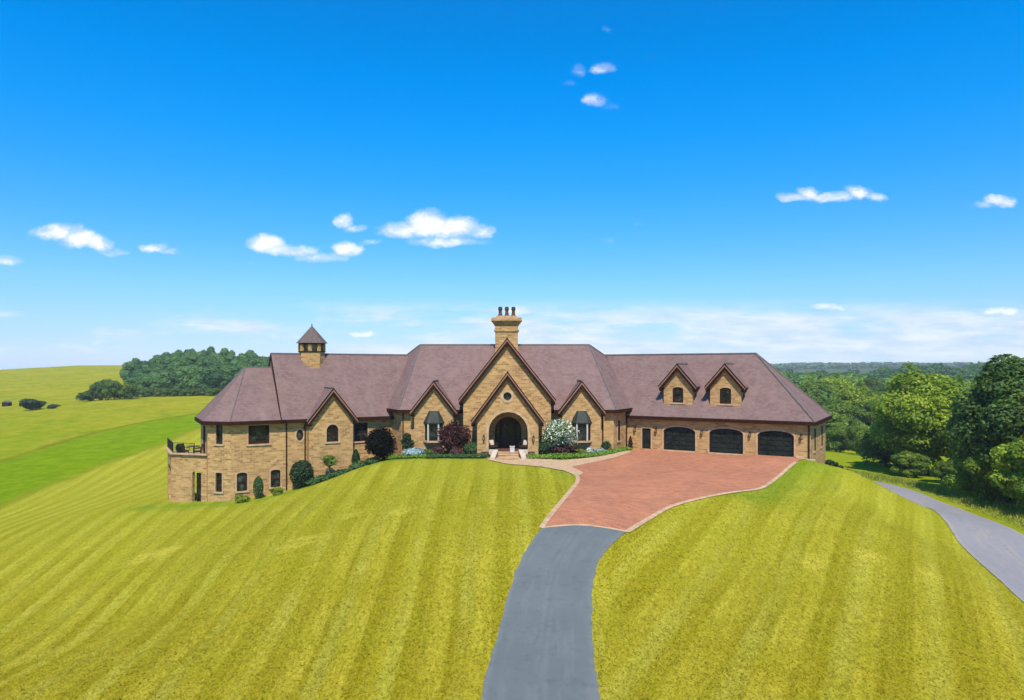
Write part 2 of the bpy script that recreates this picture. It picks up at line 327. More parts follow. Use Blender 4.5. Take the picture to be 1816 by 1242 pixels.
def arch(uc, w_, z0, z1, rise=0, k=10):
    pts = [(uc-w_/2, z0), (uc+w_/2, z0)]
    if rise <= 0: return pts+[(uc+w_/2, z1), (uc-w_/2, z1)]
    zs = z1-rise
    return pts+[(uc+w_/2*math.cos(math.pi*i/k), zs+rise*math.sin(math.pi*i/k)) for i in range(k+1)]
def ellipse(uc, zc, ru, rz, k=18): return [(uc+ru*math.cos(2*math.pi*i/k), zc+rz*math.sin(2*math.pi*i/k)) for i in range(k)]

# ---------------------------------------------------------------- terrain
def px2(px, py, Yd): return ((px-908)/1211*Yd, Yd, CH-(py-655)/1211*Yd)
anc = [px2(*a) for a in [(960,1242,20.75),(960,1100,25.6),(1000,1000,29.8),(1035,945,32.3),(0,1242,22),(400,1242,21),(700,1242,21),(1300,1242,21),(1816,1242,23),
 (400,1000,34.3),(700,1000,31),(100,1000,43),(0,1100,34.7),(250,1100,31),(550,900,44),(700,900,40),(820,900,38),(250,890,60),(100,900,72),(200,820,110),(300,790,130),(350,760,160),(0,898,80),
 (0,800,130),(0,730,220),(140,712,230),(370,712,230),(250,750,170),(100,690,330),(100,665,450),(150,648,600),(0,660,700),(230,648,600),
 (1470,832,62.3),(1520,850,66),(1545,858,68),(1450,850,48),(1500,870,49.3),(1500,950,36),(1600,950,40),(1600,1100,27.5),(1750,1050,33.5),(1816,1075,34),(1816,950,48.3),(1700,960,46.7),(1700,902,58),(1610,897,59.3),
 (1620,872,65.6),(1540,864,68.2),(1562,857,71),(1816,915,57),(1700,875,68.6),(1580,835,92.6),(1480,805,123),(1300,1000,32),(1200,1000,31)]]
anc += [px2(0,664,1500), px2(60,655,640), px2(-120,672,680), px2(0,662,800)]+[(8,58,0),(12,60,0),(24,53.5,-.05),(19,57,0),(14,50,0),(8,50,0),(0,55,0),(3,45,-.05),(12,42,-.05),(5,36,-.25),(18,48,-.02),(22.5,50,-.15),(26,52,-.6),(25.2,54.6,-.45),(29.3,61.5,-1.6),(0,57.5,0),(-5,58.5,-.05),(-9,58.5,-.2),
 (-11,61,-.6),(-13.5,60,-1.25),(-17.5,57.8,-2.6),(-19.5,56.6,-3.1),(-23,55,-3.45),(-26,55.5,-3.7),(-28.5,56.8,-3.85),(-31,62,-4.4),(-22,70,-3.5),(0,75,-1.2),(20,78,-2),(30,72,-3.4),
 (-8,50,-.45),(-16,50,-2.3),(0,90,-3),(0,150,-9),(0,250,-12),(0,400,-8),(60,200,-13),(120,250,-15),(80,350,-14),(200,450,-8),(330,500,-3),(250,330,-11),(100,550,-5),
 (500,900,-15),(-138,300,-3),(-120,380,3),(-160,420,5),(-700,600,-10),(0,1000,-15),(-300,1100,-10),(0,0,-4.5),(-60,0,-9),(60,0,-7.5),(-150,60,-16),(90,60,-8),(60,60,-5.5),
 (900,2000,12),(1400,2000,10),(300,2000,-5),(-900,2200,-5),(-1500,1500,-10),(3000,3000,0),(-3000,3000,-5),(0,5000,0),(6000,6000,0),(-6000,6000,0),(6000,0,0),(-6000,0,0),(1000,300,-12),(-800,-300,-20),(800,-300,-20),(0,-3000,-20),(5000,-3000,-20),(-5000,-3000,-20)]
anc = np.array(anc, float)
def warp(x, y): return np.stack([np.arcsinh(np.asarray(x)/45.), np.arcsinh(np.asarray(y)/45.)], -1)
def tpsk(r2): return .5*r2*np.log(r2+1e-12)
_A = warp(anc[:, 0], anc[:, 1]); _N = len(_A)
_K = tpsk(((_A[:, None]-_A[None])**2).sum(-1))+np.eye(_N)*2e-4
_P = np.hstack([np.ones((_N, 1)), _A]); _M = np.zeros((_N+3, _N+3)); _M[:_N, :_N] = _K; _M[:_N, _N:] = _P; _M[_N:, :_N] = _P.T
_w = np.linalg.solve(_M, np.concatenate([anc[:, 2], np.zeros(3)]))
def terr(x, y):
    x = np.asarray(x, float); y = np.asarray(y, float); sh = x.shape; q = warp(x.ravel(), y.ravel()); out = np.empty(len(q))
    for i in range(0, len(q), 20000):
        s_ = q[i:i+20000]; out[i:i+20000] = tpsk(((s_[:, None]-_A[None])**2).sum(-1))@_w[:_N]+_w[_N]+s_@_w[_N+1:]
    return out.reshape(sh)
def T(x, y): return float(terr(np.array([x]), np.array([y]))[0])
def hit(px, py, y0=12, y1=900):      # where a line of sight from the drone meets the ground
    ys = np.geomspace(y0, y1, 1500); xs = (px-908)/1211*ys; zs = CH-(py-655)/1211*ys
    k = np.nonzero(zs < terr(xs, ys))[0]
    i = k[0] if len(k) else len(ys)-1
    return (float(xs[i]), float(ys[i]))
def inpoly(x, y, poly):
    r = np.zeros(x.shape, bool); n_ = len(poly)
    for i in range(n_):
        (x1, y1), (x2, y2) = poly[i], poly[(i+1) % n_]
        if y1 == y2: continue
        r ^= ((y1 > y) != (y2 > y)) & (x < (x2-x1)*(y-y1)/(y2-y1)+x1)
    return r
def dseg(x, y, pl, closed=False):
    d = np.full(x.shape, 1e9); pl = list(pl)+([pl[0]] if closed else [])
    for (x1, y1), (x2, y2) in zip(pl, pl[1:]):
        dx, dy = x2-x1, y2-y1; t = np.clip(((x-x1)*dx+(y-y1)*dy)/(dx*dx+dy*dy+1e-9), 0, 1)
        d = np.minimum(d, np.hypot(x-x1-t*dx, y-y1-t*dy))
    return d
def axis(segs):
    out = [segs[0][0]]
    for a, b, st in segs:
        k = max(1, round((b-a)/st)); out += list(np.linspace(a, b, k+1)[1:])
    return out
gx_ = sorted([-35-x for x in (np.geomspace(65, 9000, 34)-.0)])+axis([(-100, -35, 1.0), (-35, 44, .45), (44, 90, 1.5)])+list(90+np.geomspace(3, 9000, 36))
gy_ = sorted([-x for x in np.geomspace(5, 5000, 14)])+axis([(-2, 14, 2), (14, 74, .45), (74, 190, 1.1), (190, 330, 3)])+list(330+np.geomspace(6, 9000, 40))
GX, GY = np.meshgrid(np.array(gx_), np.array(gy_), indexing='ij'); GZ = terr(GX, GY)
lawnedge = [hit(*p) for p in [(-160,960),(0,898),(60,873),(120,850),(200,818),(270,795),(340,765),(400,745)]]
stripedge = [hit(*p) for p in [(-160,865),(5,818),(60,800),(120,781),(193,762),(260,748),(322,738),(400,728)]]
roadL = [(24.6, 20), (24.9, 28), (25.6, 34), (28.3, 40.5), (30.5, 46.7), (32.8, 53.2), (34.4, 59.3), (35.5, 64), (36.0, 69), (35.8, 74), (34, 82), (30, 92)]
roadR = [(32, 18), (33, 30), (34.6, 42), (36.2, 48.3), (37.2, 53.2), (38.0, 58), (38.5, 62.5), (38.9, 66), (38.8, 71), (38.2, 76), (36.5, 84), (33, 94)]
lawnpoly = list(lawnedge)+[(0, 120), (20, 90), (28, 74), (32, 68)]+list(reversed(roadL[:9]))+[(25, -60), (-90, -60), (lawnedge[0][0]-20, 20)]
strippoly = list(lawnedge)+list(reversed(stripedge))
nx, ny = GX.shape
def soft(mk, k):
    m0 = mk.copy()
    for _ in range(k):
        q = m0.copy(); q[1:-1, 1:-1] = (m0[:-2, 1:-1]+m0[2:, 1:-1]+m0[1:-1, :-2]+m0[1:-1, 2:]+2*m0[1:-1, 1:-1])/6; m0 = q
    return np.where(GX < -30, m0, mk)
lawnm = inpoly(GX, GY, lawnpoly).astype(float); stripm = inpoly(GX, GY, strippoly).astype(float)*(1-lawnm); lawnm = soft(lawnm, 2); stripm = soft(stripm, 5)*(1-lawnm)
rimm = np.exp(-(dseg(GX, GY, stripedge)/1.0)**2)*.9+np.exp(-(dseg(GX, GY, lawnedge)/.9)**2)*.4
rightm = (GX > 3.5+np.clip((GY-25)*.2, -2, 6)).astype(float)
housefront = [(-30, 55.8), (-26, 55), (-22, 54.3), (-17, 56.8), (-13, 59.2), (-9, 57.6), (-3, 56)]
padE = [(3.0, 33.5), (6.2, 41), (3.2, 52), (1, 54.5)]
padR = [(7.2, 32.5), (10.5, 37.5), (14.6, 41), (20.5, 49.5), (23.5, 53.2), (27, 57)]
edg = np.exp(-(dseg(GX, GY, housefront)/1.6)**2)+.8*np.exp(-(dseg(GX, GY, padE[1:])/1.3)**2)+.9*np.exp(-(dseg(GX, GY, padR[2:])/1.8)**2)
drym = np.zeros_like(GX)
for (px, py, hw_, hh_) in [(272,985,34,7),(535,962,32,8),(710,908,22,5),(55,1168,34,9),(640,1010,9,3),(480,880,12,3),(1540,985,22,6),(1650,1020,16,5),(1440,1000,18,7),(620,915,12,3)]:
    c_ = hit(px, py); a_ = hit(px+hw_, py); b_ = hit(px, py-hh_); rx_ = abs(a_[0]-c_[0]); ry_ = abs(b_[1]-c_[1])+.3
    drym = np.maximum(drym, np.clip(1.6-((GX-c_[0]-.25*(GY-c_[1]))/rx_)**2*1.3-((GY-c_[1])/ry_)**2*1.3, 0, 1))
verts = np.stack([GX, GY, GZ], -1).reshape(-1, 3)
I, J = np.meshgrid(np.arange(nx-1), np.arange(ny-1), indexing='ij'); a = (I*ny+J).ravel()
faces = np.stack([a, a+ny, a+ny+1, a+1], -1)
def npmesh(name, V, Fc, m, attrs={}, smooth=True):
    me = bpy.data.meshes.new(name); k = Fc.shape[1]
    me.vertices.add(len(V)); me.vertices.foreach_set('co', np.ascontiguousarray(V, dtype=np.float32).ravel())
    me.loops.add(len(Fc)*k); me.loops.foreach_set('vertex_index', np.ascontiguousarray(Fc, dtype=np.int32).ravel())
    me.polygons.add(len(Fc)); me.polygons.foreach_set('loop_start', np.arange(len(Fc), dtype=np.int32)*k)
    me.polygons.foreach_set('loop_total', np.full(len(Fc), k, dtype=np.int32))
    me.update(calc_edges=True)
    if smooth: me.polygons.foreach_set('use_smooth', np.ones(len(Fc), dtype=bool))
    for an, (dt, dom, arr) in attrs.items():
        at_ = me.attributes.new(an, dt, dom); at_.data.foreach_set('color' if dt == 'FLOAT_COLOR' else 'value', np.ascontiguousarray(arr, dtype=np.float32).ravel())
    me.materials.append(MATS[m]); me.validate(); return me
zone = np.stack([lawnm, stripm, rightm, np.clip(edg, 0, 1)], -1).reshape(-1, 4)
gme = npmesh('ground', verts, faces, 'grass', {'zone': ('FLOAT_COLOR', 'POINT', zone), 'dry': ('FLOAT', 'POINT', np.clip(drym, 0, 1).reshape(-1)), 'rim': ('FLOAT', 'POINT', np.clip(rimm, 0, 1).reshape(-1))})
go = bpy.data.objects.new('ground', gme); COL.objects.link(go); setp(go, kind='structure')

def resample(pl, st, closed=False):
    pl = [Vector(p) for p in pl]; out = []
    pts = pl+([pl[0]] if closed else [])
    for a_, b_ in zip(pts, pts[1:]):
        k = max(1, round((b_-a_).length/st)); out += [a_.lerp(b_, i/k) for i in range(k)]
    if not closed: out.append(pts[-1])
    return out
def smoothpl(pl, it=2):
    for _ in range(it):
        o = [pl[0]]
        for a_, b_ in zip(pl, pl[1:]): o += [(a_[0]*.75+b_[0]*.25, a_[1]*.75+b_[1]*.25), (a_[0]*.25+b_[0]*.75, a_[1]*.25+b_[1]*.75)]
        pl = o+[pl[-1]]
    return pl
def sheet(name, poly, lift, m, st=.5, label=None):
    b_ = resample(poly, st, True); xs = [p.x for p in b_]; ys = [p.y for p in b_]
    gxx, gyy = np.meshgrid(np.arange(min(xs), max(xs), st), np.arange(min(ys), max(ys), st)); pl = [(p.x, p.y) for p in b_]
    ins = inpoly(gxx, gyy, pl) & (dseg(gxx, gyy, pl, True) > st*.4)
    pts = [Vector((p.x, p.y)) for p in b_]+[Vector((x, y)) for x, y in zip(gxx[ins], gyy[ins])]
    k = len(b_); r = delaunay_2d_cdt(pts, [(i, (i+1) % k) for i in range(k)], [list(range(k))], 1, 1e-4)
    v = r[0]; z = terr(np.array([p.x for p in v]), np.array([p.y for p in v]))+lift
    me = bpy.data.meshes.new(name); me.from_pydata([(p.x, p.y, float(zz)) for p, zz in zip(v, z)], [], r[2]); me.materials.append(MATS[m])
    bm = bmesh.new(); bm.from_mesh(me); bmesh.ops.recalc_face_normals(bm, faces=bm.faces)
    if sum(f.normal.z for f in bm.faces) < 0: bmesh.ops.reverse_faces(bm, faces=bm.faces)
    bm.to_mesh(me); bm.free()
    o = bpy.data.objects.new(name, me); COL.objects.link(o); setp(o, label, kind='structure'); return o
def resn(pl, k):
    pl = [Vector(p) for p in pl]; L = [0]
    for a_, b_ in zip(pl, pl[1:]): L.append(L[-1]+(b_-a_).length)
    out = []
    for i in range(k):
        s_ = L[-1]*i/(k-1); j = min(max(np.searchsorted(L, s_)-1, 0), len(pl)-2); f = (s_-L[j])/(L[j+1]-L[j]); out.append(pl[j].lerp(pl[j+1], f))
    return out
def ribbon(name, A, B, lift, m, k=220, c=10):
    A = resn(smoothpl(A), k); B = resn(smoothpl(B), k); V = []; UV = []; s_ = 0
    if k > 100:      # a slightly broken edge
        jr = random.Random(k+len(name))
        for P_ in (A, B):
            for p in P_: p.x += jr.uniform(-.04, .04)
    for i in range(k):
        if i: s_ += ((A[i]+B[i])/2-(A[i-1]+B[i-1])/2).length
        for j in range(c+1):
            p = A[i].lerp(B[i], j/c); V.append((p.x, p.y)); UV.append((j/c, s_))
    V = np.array(V); z = terr(V[:, 0], V[:, 1])+lift
    Fc = np.array([(i*(c+1)+j, i*(c+1)+j+1, (i+1)*(c+1)+j+1, (i+1)*(c+1)+j) for i in range(k-1) for j in range(c)])
    me = npmesh(name, np.column_stack([V, z]), Fc, m); ul = me.uv_layers.new(name='UVMap')
    ul.data.foreach_set('uv', np.array(UV, dtype=np.float32)[Fc.ravel()].ravel())
    o = bpy.data.objects.new(name, me); COL.objects.link(o); setp(o, kind='structure'); return o
def strip_edge(name, pl, wd, lift, m, label=None):
    pl = smoothpl(pl, 1); A = []; B = []
    for i, p in enumerate(pl):
        q0 = Vector(pl[max(i-1, 0)]); q1 = Vector(pl[min(i+1, len(pl)-1)]); t = (q1-q0).normalized(); nn_ = Vector((-t.y, t.x))
        A.append(Vector(p)+nn_*wd/2); B.append(Vector(p)-nn_*wd/2)
    return ribbon(name, [tuple(x) for x in A], [tuple(x) for x in B], lift, m, k=max(8, len(pl)*6), c=2)

# drive, forecourt, path, road
dL = [hit(*p) for p in [(962,938),(940,965),(920,1000),(905,1040),(889,1100),(874,1160),(862,1200),(853,1242)]]; dR = [hit(*p) for p in [(1110,946),(1080,972),(1060,1000),(1050,1040),(1049,1100),(1053,1160),(1057,1200),(1063,1242)]]
dL += [(dL[-1][0]-.7, 12), (-1.7, 0), (-3, -30)]; dR += [(dR[-1][0]-.1, 12), (1.9, 0), (1, -30)]
ribbon('driveway', dL, dR, .035, 'asphalt')
pleft = [hit(*p) for p in [(960,938),(985,905),(1012,872),(1028,852),(1018,840),(995,832),(960,828)]]
ptop = [hit(*p) for p in [(1000,822),(1050,816),(1090,808),(1118,799)]]
pright = [hit(*p) for p in [(1412,821),(1385,842),(1355,866),(1340,870),(1270,880),(1200,895),(1165,912),(1112,945)]]
gw = [(10.7+.866*u_-.5*-.1, 63.05-.5*u_-.0) for u_ in (0.8, 15.3)]
pad = pleft[:-1]+[pleft[-1]]+ptop+gw+pright
sheet('forecourt', pad, .03, 'paver')
strip_edge('kerb_strip', pleft[:6], .27, .042, 'stone_trim'); strip_edge('kerb_strip', pright, .25, .042, 'stone_trim'); strip_edge('kerb_strip', [pleft[0], pright[-1]], .2, .046, 'stone_trim')
pathp = [hit(*p) for p in [(866,817),(900,824),(960,829),(1000,836),(1024,846),(1036,840),(1014,829),(1050,822),(1090,813),(1120,803),(1113,798),(1060,811),(1000,818),(940,813)]]+[(1.6, 56.2), (-2.2, 56.2)]
sheet('path', pathp, .048, 'stone_trim', .4)
ribbon('road', roadL, roadR, .04, 'gravel_road')

# ---------------------------------------------------------------- the house
G = Fr((10.7, 63.05), (math.cos(rad(30)), -.5)); L = Fr((-19.1, 57.55), (math.cos(rad(30)), .5)); C0 = Fr((0, 60.2), (1, 0))
H = empty('manor_house', (0, 60, 0))
setp(H, 'wide tan brick manor house with mauve shingle roofs, gables and three garage doors', 'house')
def window(fr, uc, w_, z0, z1, d, rise=0, mull=(0, 0), sur=.13, sill=True, name='window', bw=.09, rec=.14):
    o_ = arch(uc, w_, z0, z1, rise); i_ = arch(uc, w_-2*bw, z0+bw, z1-bw, max(0, rise-bw*.6) if rise else 0)
    m = MB(); m.ring(fr, o_, i_, d-rec-.08, d-rec+.05)
    for k in range(mull[0]): u_ = uc-w_/2+w_*(k+1)/(mull[0]+1); m.box(fr, u_-.035, u_+.035, d-rec-.06, d-rec+.03, z0+bw, z1-bw-(.04 if rise else 0))
    for k in range(mull[1]): z_ = z0+(z1-rise*.5-z0)*(k+1)/(mull[1]+1); m.box(fr, uc-w_/2+bw, uc+w_/2-bw, d-rec-.055, d-rec+.025, z_-.03, z_+.03)
    f = m.build(name, 'frame_brown', H)
    m = MB(); p = arch(uc, w_-bw, z0+bw/2, z1-bw/2, max(0, rise-bw*.3) if rise else 0); m.prism(fr, p, d-rec-.05, d-rec-.035); m.build('pane', 'glass_dark', f)
    if sur:
        m = MB(); so_ = arch(uc, w_+2*sur, z0, z1+sur, rise+sur*.6 if rise else 0); m.ring(fr, so_[1:]+so_[:1], o_[1:]+o_[:1], d-.02, d+.025) if False else surround(m, fr, uc, w_, z0, z1, rise, sur, d); m.build('surround', 'stone_trim', f)
    if sill: m = MB(); m.box(fr, uc-w_/2-.16, uc+w_/2+.16, d-.1, d+.09, z0-.14, z0); m.build('sill', 'stone_trim', f)
    return f
def surround(m, fr, uc, w_, z0, z1, rise, s_, d):
    a_ = arch(uc, w_, z0, z1, rise); b_ = arch(uc, w_+2*s_, z0, z1+s_, (rise+s_) if rise else 0)
    for i in range(1, len(a_)):
        j = (i+1) % len(a_)
        if j == 0: j = 0
        m.hexa([fr.P(a_[i][0], d-.01, a_[i][1]), fr.P(a_[j][0], d-.01, a_[j][1]), fr.P(b_[j][0], d-.01, b_[j][1]), fr.P(b_[i][0], d-.01, b_[i][1])],
               [fr.P(a_[i][0], d+.03, a_[i][1]), fr.P(a_[j][0], d+.03, a_[j][1]), fr.P(b_[j][0], d+.03, b_[j][1]), fr.P(b_[i][0], d+.03, b_[i][1])])
def walls(fr, outer, holes, d=0, th=.3, name='wall'): m = MB(); m.wall(fr, outer, holes, d, th); return m.build(name, 'brick', H)
def roofsolid(verts, faces_, name='roof'):
    m = MB(); m.v = [Vector(v) for v in verts]; m.f = faces_; return m.build(name, 'shingle', H)
def caps(par, lines, r=.09):
    m = MB()
    for a_, b_ in lines: m.tube([a_, b_], [r, r], 6)
    return m.build('ridge_cap', 'ridge_cap', par)
def segbox(m, a_, b_, wd, h, drop=0):
    a_ = Vector(a_); b_ = Vector(b_); t = (b_-a_); t.z = 0; fr = Fr((a_.x, a_.y), (t.x, t.y)); l = t.length
    m.box(fr, -.02, l+.02, -wd/2, wd/2, a_.z-drop-h, a_.z-drop)
def eave_trim(pts, z, closed=False):
    pp = list(pts)+([pts[0]] if closed else [])
    for a_, b_ in zip(pp, pp[1:]): m = MB(); segbox(m, (a_[0], a_[1], z+.04), (b_[0], b_[1], z+.04), .18, .30); m.build('gutter', 'dark_trim', H)
def downspout(fr, u_, d, z0, z1): m = MB(); m.tube([fr.P(u_, d+.1, z0), fr.P(u_, d+.1, z1-.3), fr.P(u_, d+.38, z1)], [.055]*3, 6); m.build('downspout', 'dark_trim', H)
def gable(fr, uc, hw, za, m_, df, db, bd=True, trim_end=True):
    # two sloped slabs from the front edge df back to db, with double barge boards
    r_ = MB(); th = .12
    for s_ in (-1, 1):
        r_.prism(fr, [(uc, za), (uc+s_*hw, za-m_*hw), (uc+s_*hw, za-m_*hw-th), (uc, za-th)], df, db)
    ro = r_.build('gable_roof', 'shingle', H)
    if bd:
        b1 = MB(); b2 = MB(); b0 = MB()
        for s_ in (-1, 1):
            t1 = th-.02; t2 = t1+.17; t3 = t2+.30
            b0.prism(fr, [(uc, za+.03), (uc+s_*(hw+.03), za-m_*hw+.03-.02), (uc+s_*(hw+.03), za-m_*hw-t1-.02), (uc, za-t1)], df+.05, df-.1)
            b1.prism(fr, [(uc, za-t1), (uc+s_*(hw+.02), za-m_*hw-t1), (uc+s_*(hw+.02), za-m_*hw-t2), (uc, za-t2)], df+.03, df-.06)
            b2.prism(fr, [(uc, za-t2+.002), (uc+s_*(hw-.0), za-m_*hw-t2+.002), (uc+s_*(hw-.12), za-m_*(hw-.12)-t3), (uc, za-t3)], df-.03, df-.14)
            b2.box(fr, *sorted((uc+s_*(hw-.30), uc+s_*(hw-.01))), db*.0+df-.8, df-.145, za-m_*hw-t3+.10, za-m_*hw-th-.05)
        b0.build('roof_edge', 'dark_trim', ro); b1.build('barge_board', 'pale_trim', ro); b2.build('barge_trim', 'dark_trim', ro)
        c_ = MB(); c_.tube([fr.P(uc, df, za+.02), fr.P(uc, db, za+.02)], [.08, .08], 6); c_.build('ridge_cap', 'ridge_cap', ro)
    return ro
ZE, ZC = 2.98, 3.66
# --- garage wing
gh = [arch(4.8, 2.84, .02, 2.13, .42), arch(8.86, 2.84, .02, 2.15, .42), arch(12.88, 2.84, .04, 2.15, .42), arch(1.78, .82, .02, 1.88)]
walls(G, [(-.05, -.6), (15.57, -1.2), (15.57, ZE), (-.05, ZE)], gh)
GB = Fr(G.P(15.57, 0, 0)[:2], tuple(G.P(15.87, -8.5, 0)-G.P(15.57, 0, 0))[:2]); GBL = (G.P(15.87, -8.5, 0)-G.P(15.57, 0, 0)).length
walls(GB, [(0, -1.2), (GBL, -2.2), (GBL, ZE), (0, ZE)], [arch(2.0, .62, .45, 2.3), arch(6.0, .62, .45, 2.3)], th=.28)
walls(Fr(G.P(15.87, -8.5, 0)[:2], (-G.e[0], -G.e[1])), [(0, -2.3), (18, -2.3), (18, ZE), (0, ZE)], [])
for u_ in (2.0, 6.0): window(GB, u_, .62, .45, 2.3, 0, mull=(0, 1), sur=.1, rec=.0, bw=.06)
v = [G.P(-5, .4, ZE), G.P(15.97, .4, ZE), G.P(16.32, -8.9, ZE), G.P(-5, -8.9, ZE), G.P(-5, -4.25, 8.67), G.P(10.55, -4.25, 8.67)]
r = roofsolid(v, [(3, 2, 1, 0), (0, 1, 5, 4), (1, 2, 5), (2, 3, 4, 5), (0, 4, 3)])
caps(r, [(v[4], v[5]), (v[5], v[1]), (v[5], v[2])]); eave_trim([G.P(.1, .4, 0), G.P(15.97, .4, 0), G.P(16.32, -8.9, 0)], ZE)
for uc, z0, zt in ((4.8, .02, 2.13), (8.86, .02, 2.15), (12.88, .04, 2.15)):
    m = MB(); m.ring(G, arch(uc, 2.84, z0, zt, .42), arch(uc, 2.66, z0+.02, zt-.09, .38), -.2, -.08); o = m.build('garage_door', 'frame_brown', H)
    m = MB(); m.prism(G, arch(uc, 2.74, z0+.01, zt-.04, .40), -.22, -.19)
    for k in range(4):
        za_ = z0+.06+k*.42
        for q in range(4):
            ua = uc-1.27+q*.645
            m.box(G, ua, ua+.58, -.195, -.15, za_, za_+.35)
    m.build('door_panel', 'garage_panel', o)
    m = MB(); surround(m, G, uc, 2.84, z0, zt, .42, .16, 0); m.build('surround', 'stone_trim', o)
    m = MB(); m.box(G, uc-1.45, uc+1.45, -.1, .25, z0-.1, z0+.015); m.build('sill', 'stone_trim', o)
m = MB(); m.ring(G, arch(1.78, .82, .02, 1.88), arch(1.78, .68, .03, 1.8), -.16, -.05); o = m.build('side_door', 'frame_brown', H); setp(o, 'narrow dark side door left of the garage doors')
m = MB(); m.box(G, 1.44, 2.12, -.16, -.11, .03, 1.8); m.box(G, 1.52, 2.04, -.115, -.085, .15, .8); m.box(G, 1.52, 2.04, -.115, -.085, .92, 1.7); m.build('door_leaf', 'garage_panel', o)
m = MB(); m.tube([G.P(2.02, -.04, .9), G.P(2.02, -.04, 1.02)], [.03, .03]); m.build('handle', 'iron', o)
m = MB(); surround(m, G, 1.78, .82, .02, 1.88, 0, .12, 0); m.build('surround', 'stone_trim', o)
def lantern(fr, u_, z_, d=0):
    m = MB(); m.box(fr, u_-.05, u_+.05, d, d+.04, z_-.22, z_+.2); m.tube([fr.P(u_, d+.03, z_+.12), fr.P(u_, d+.16, z_+.24), fr.P(u_, d+.17, z_+.15)], [.018]*3, 5)
    m.tube([fr.P(u_, d+.17, z_+.10), fr.P(u_, d+.17, z_+.17)], [.13, .03], 6); m.tube([fr.P(u_, d+.17, z_-.25), fr.P(u_, d+.17, z_-.2)], [.05, .09], 6)
    for k in range(4):
        aa = math.pi/4+k*math.pi/2; du, dd = .085*math.cos(aa), .085*math.sin(aa); m.tube([fr.P(u_+du, d+.17+dd, z_-.2), fr.P(u_+du*1.2, d+.17+dd*1.2, z_+.11)], [.014]*2, 4)
    o = m.build('wall_lantern', 'iron', H); m = MB(); m.tube([fr.P(u_, d+.17, z_-.19), fr.P(u_, d+.17, z_+.1)], [.07, .09], 6); m.build('lantern_glass', 'lantern_glass', o)
for u_ in (.73, 2.72, 6.83, 10.87, 14.87): lantern(G, u_, 1.78)
downspout(G, 15.45, 0, -.5, ZE-.1)
m = MB(); m.box(G, 14.5, 15.2, .0, .35, .0, .16); m.box(G, 14.3, 16.0, .3, .75, -.5, .02); m.build('stoop', 'stone_trim', H)
# dormers
def dormer(uc):
    d = -.5; D = MB(); za = 7.74; sl_ = 1.18
    D.wall(G, [(uc-1.31, 3.9), (uc+1.31, 3.9), (uc+1.31, 6.05), (uc, 6.05+1.31*sl_), (uc-1.31, 6.05)], [arch(uc, .98, 4.26, 5.66, .18)], d, .22)
    D.box(G, uc-1.31, uc-1.11, d-.22, -3.4, 3.9, 6.0); D.box(G, uc+1.11, uc+1.31, d-.22, -3.4, 3.9, 6.0)
    o = D.build('dormer', 'brick', H)
    r_ = gable(G, uc, 1.68, za, sl_, d+.32, -3.6); r_.parent = o; r_.name = 'dormer_roof'
    f = window(G, uc, .98, 4.26, 5.66, d, .18, mull=(0, 0), sur=.05, rec=.08, bw=.17); f.parent = o
    m = MB(); m.box(G, uc-1.45, uc+1.45, d-.1, d+.06, 3.86, 4.02); m.build('ledge', 'stone_trim', o)
    for s_ in (-1, 1):
        sg = MB(); sg.box(G, *sorted((uc+s_*1.33, uc+s_*1.62)), -1.9, d+.1, za-sl_*1.68-.10-.12, za-sl_*1.68-.06)
        sg.build('gutter', 'dark_trim', o)
dormer(4.54); dormer(8.70)
for o in list(bpy.data.objects):      # keep thing > part > sub-part: bring the dormers' grandchildren up one level
    if o.parent and o.parent.parent and o.parent.parent.name.startswith('dormer'): o.parent = o.parent.parent

# --- left wing
lo = [ellipse(1.19, 1.64, .30, .47), arch(6.52, 1.24, .85, 2.48)]
walls(L, [(0, -4.2), (10.2, -2), (10.2, ZE), (0, ZE)], lo)
walls(L, [(0, -4.2), (.3, -4.2), (.3, 3.0), (-4.25, 8.5), (-8.4, 3.0), (-8.5, -4.2)][:0] or [(0, ZE), (.28, ZE), (.28, -4), (0, -4)], [], .01)
LE = Fr(L.P(0, -8.5, 0)[:2], (-L.n[0]*-1, -L.n[1]*-1))          # gable end above the lower roof
walls(LE, [(0, -4), (8.5, -4), (8.5, ZE), (4.25, 8.45), (0, ZE)], [], th=.28)
v = [L.P(-.38, .4, ZE), L.P(15, .4, ZE), L.P(15, -8.9, ZE), L.P(-.38, -8.9, ZE), L.P(-.38, -4.25, 8.65), L.P(15, -4.25, 8.65)]
r = roofsolid(v, [(3, 2, 1, 0), (0, 1, 5, 4), (2, 3, 4, 5), (0, 4, 3), (1, 2, 5)])
caps(r, [(v[4], v[5])])
m = MB()      # rake boards
for i in (0, 3):
    a_, b_ = v[i], v[4]; off = L.P(-.42, 0, 0)-L.P(-.36, 0, 0); dn = Vector((0, 0, -.3)); up = Vector((0, 0, .05))
    m.hexa([a_+up+off, b_+up+off, b_+dn+off, a_+dn+off], [a_+up-off*.2, b_+up-off*.2, b_+dn-off*.2, a_+dn-off*.2])
m.build('rake_board', 'dark_trim', r)
eave_trim([L.P(-.4, .4, 0), L.P(1.9, .4, 0)], ZE); eave_trim([L.P(5.8, .4, 0), L.P(9.6, .4, 0)], ZE)
m = MB(); eo = ellipse(1.19, 1.64, .30, .47); m.ring(L, eo, ellipse(1.19, 1.64, .23, .40), -.16, -.03); o = m.build('oval_window', 'frame_brown', H)
m = MB(); m.prism(L, ellipse(1.19, 1.64, .27, .44), -.13, -.11); m.build('pane', 'glass_dark', o)
m = MB(); m.ring(L, ellipse(1.19, 1.64, .44, .62), eo, -.01, .03); m.build('surround', 'stone_trim', o)
window(L, 6.52, 1.24, .85, 2.48, 0, mull=(1, 1), sur=.1)
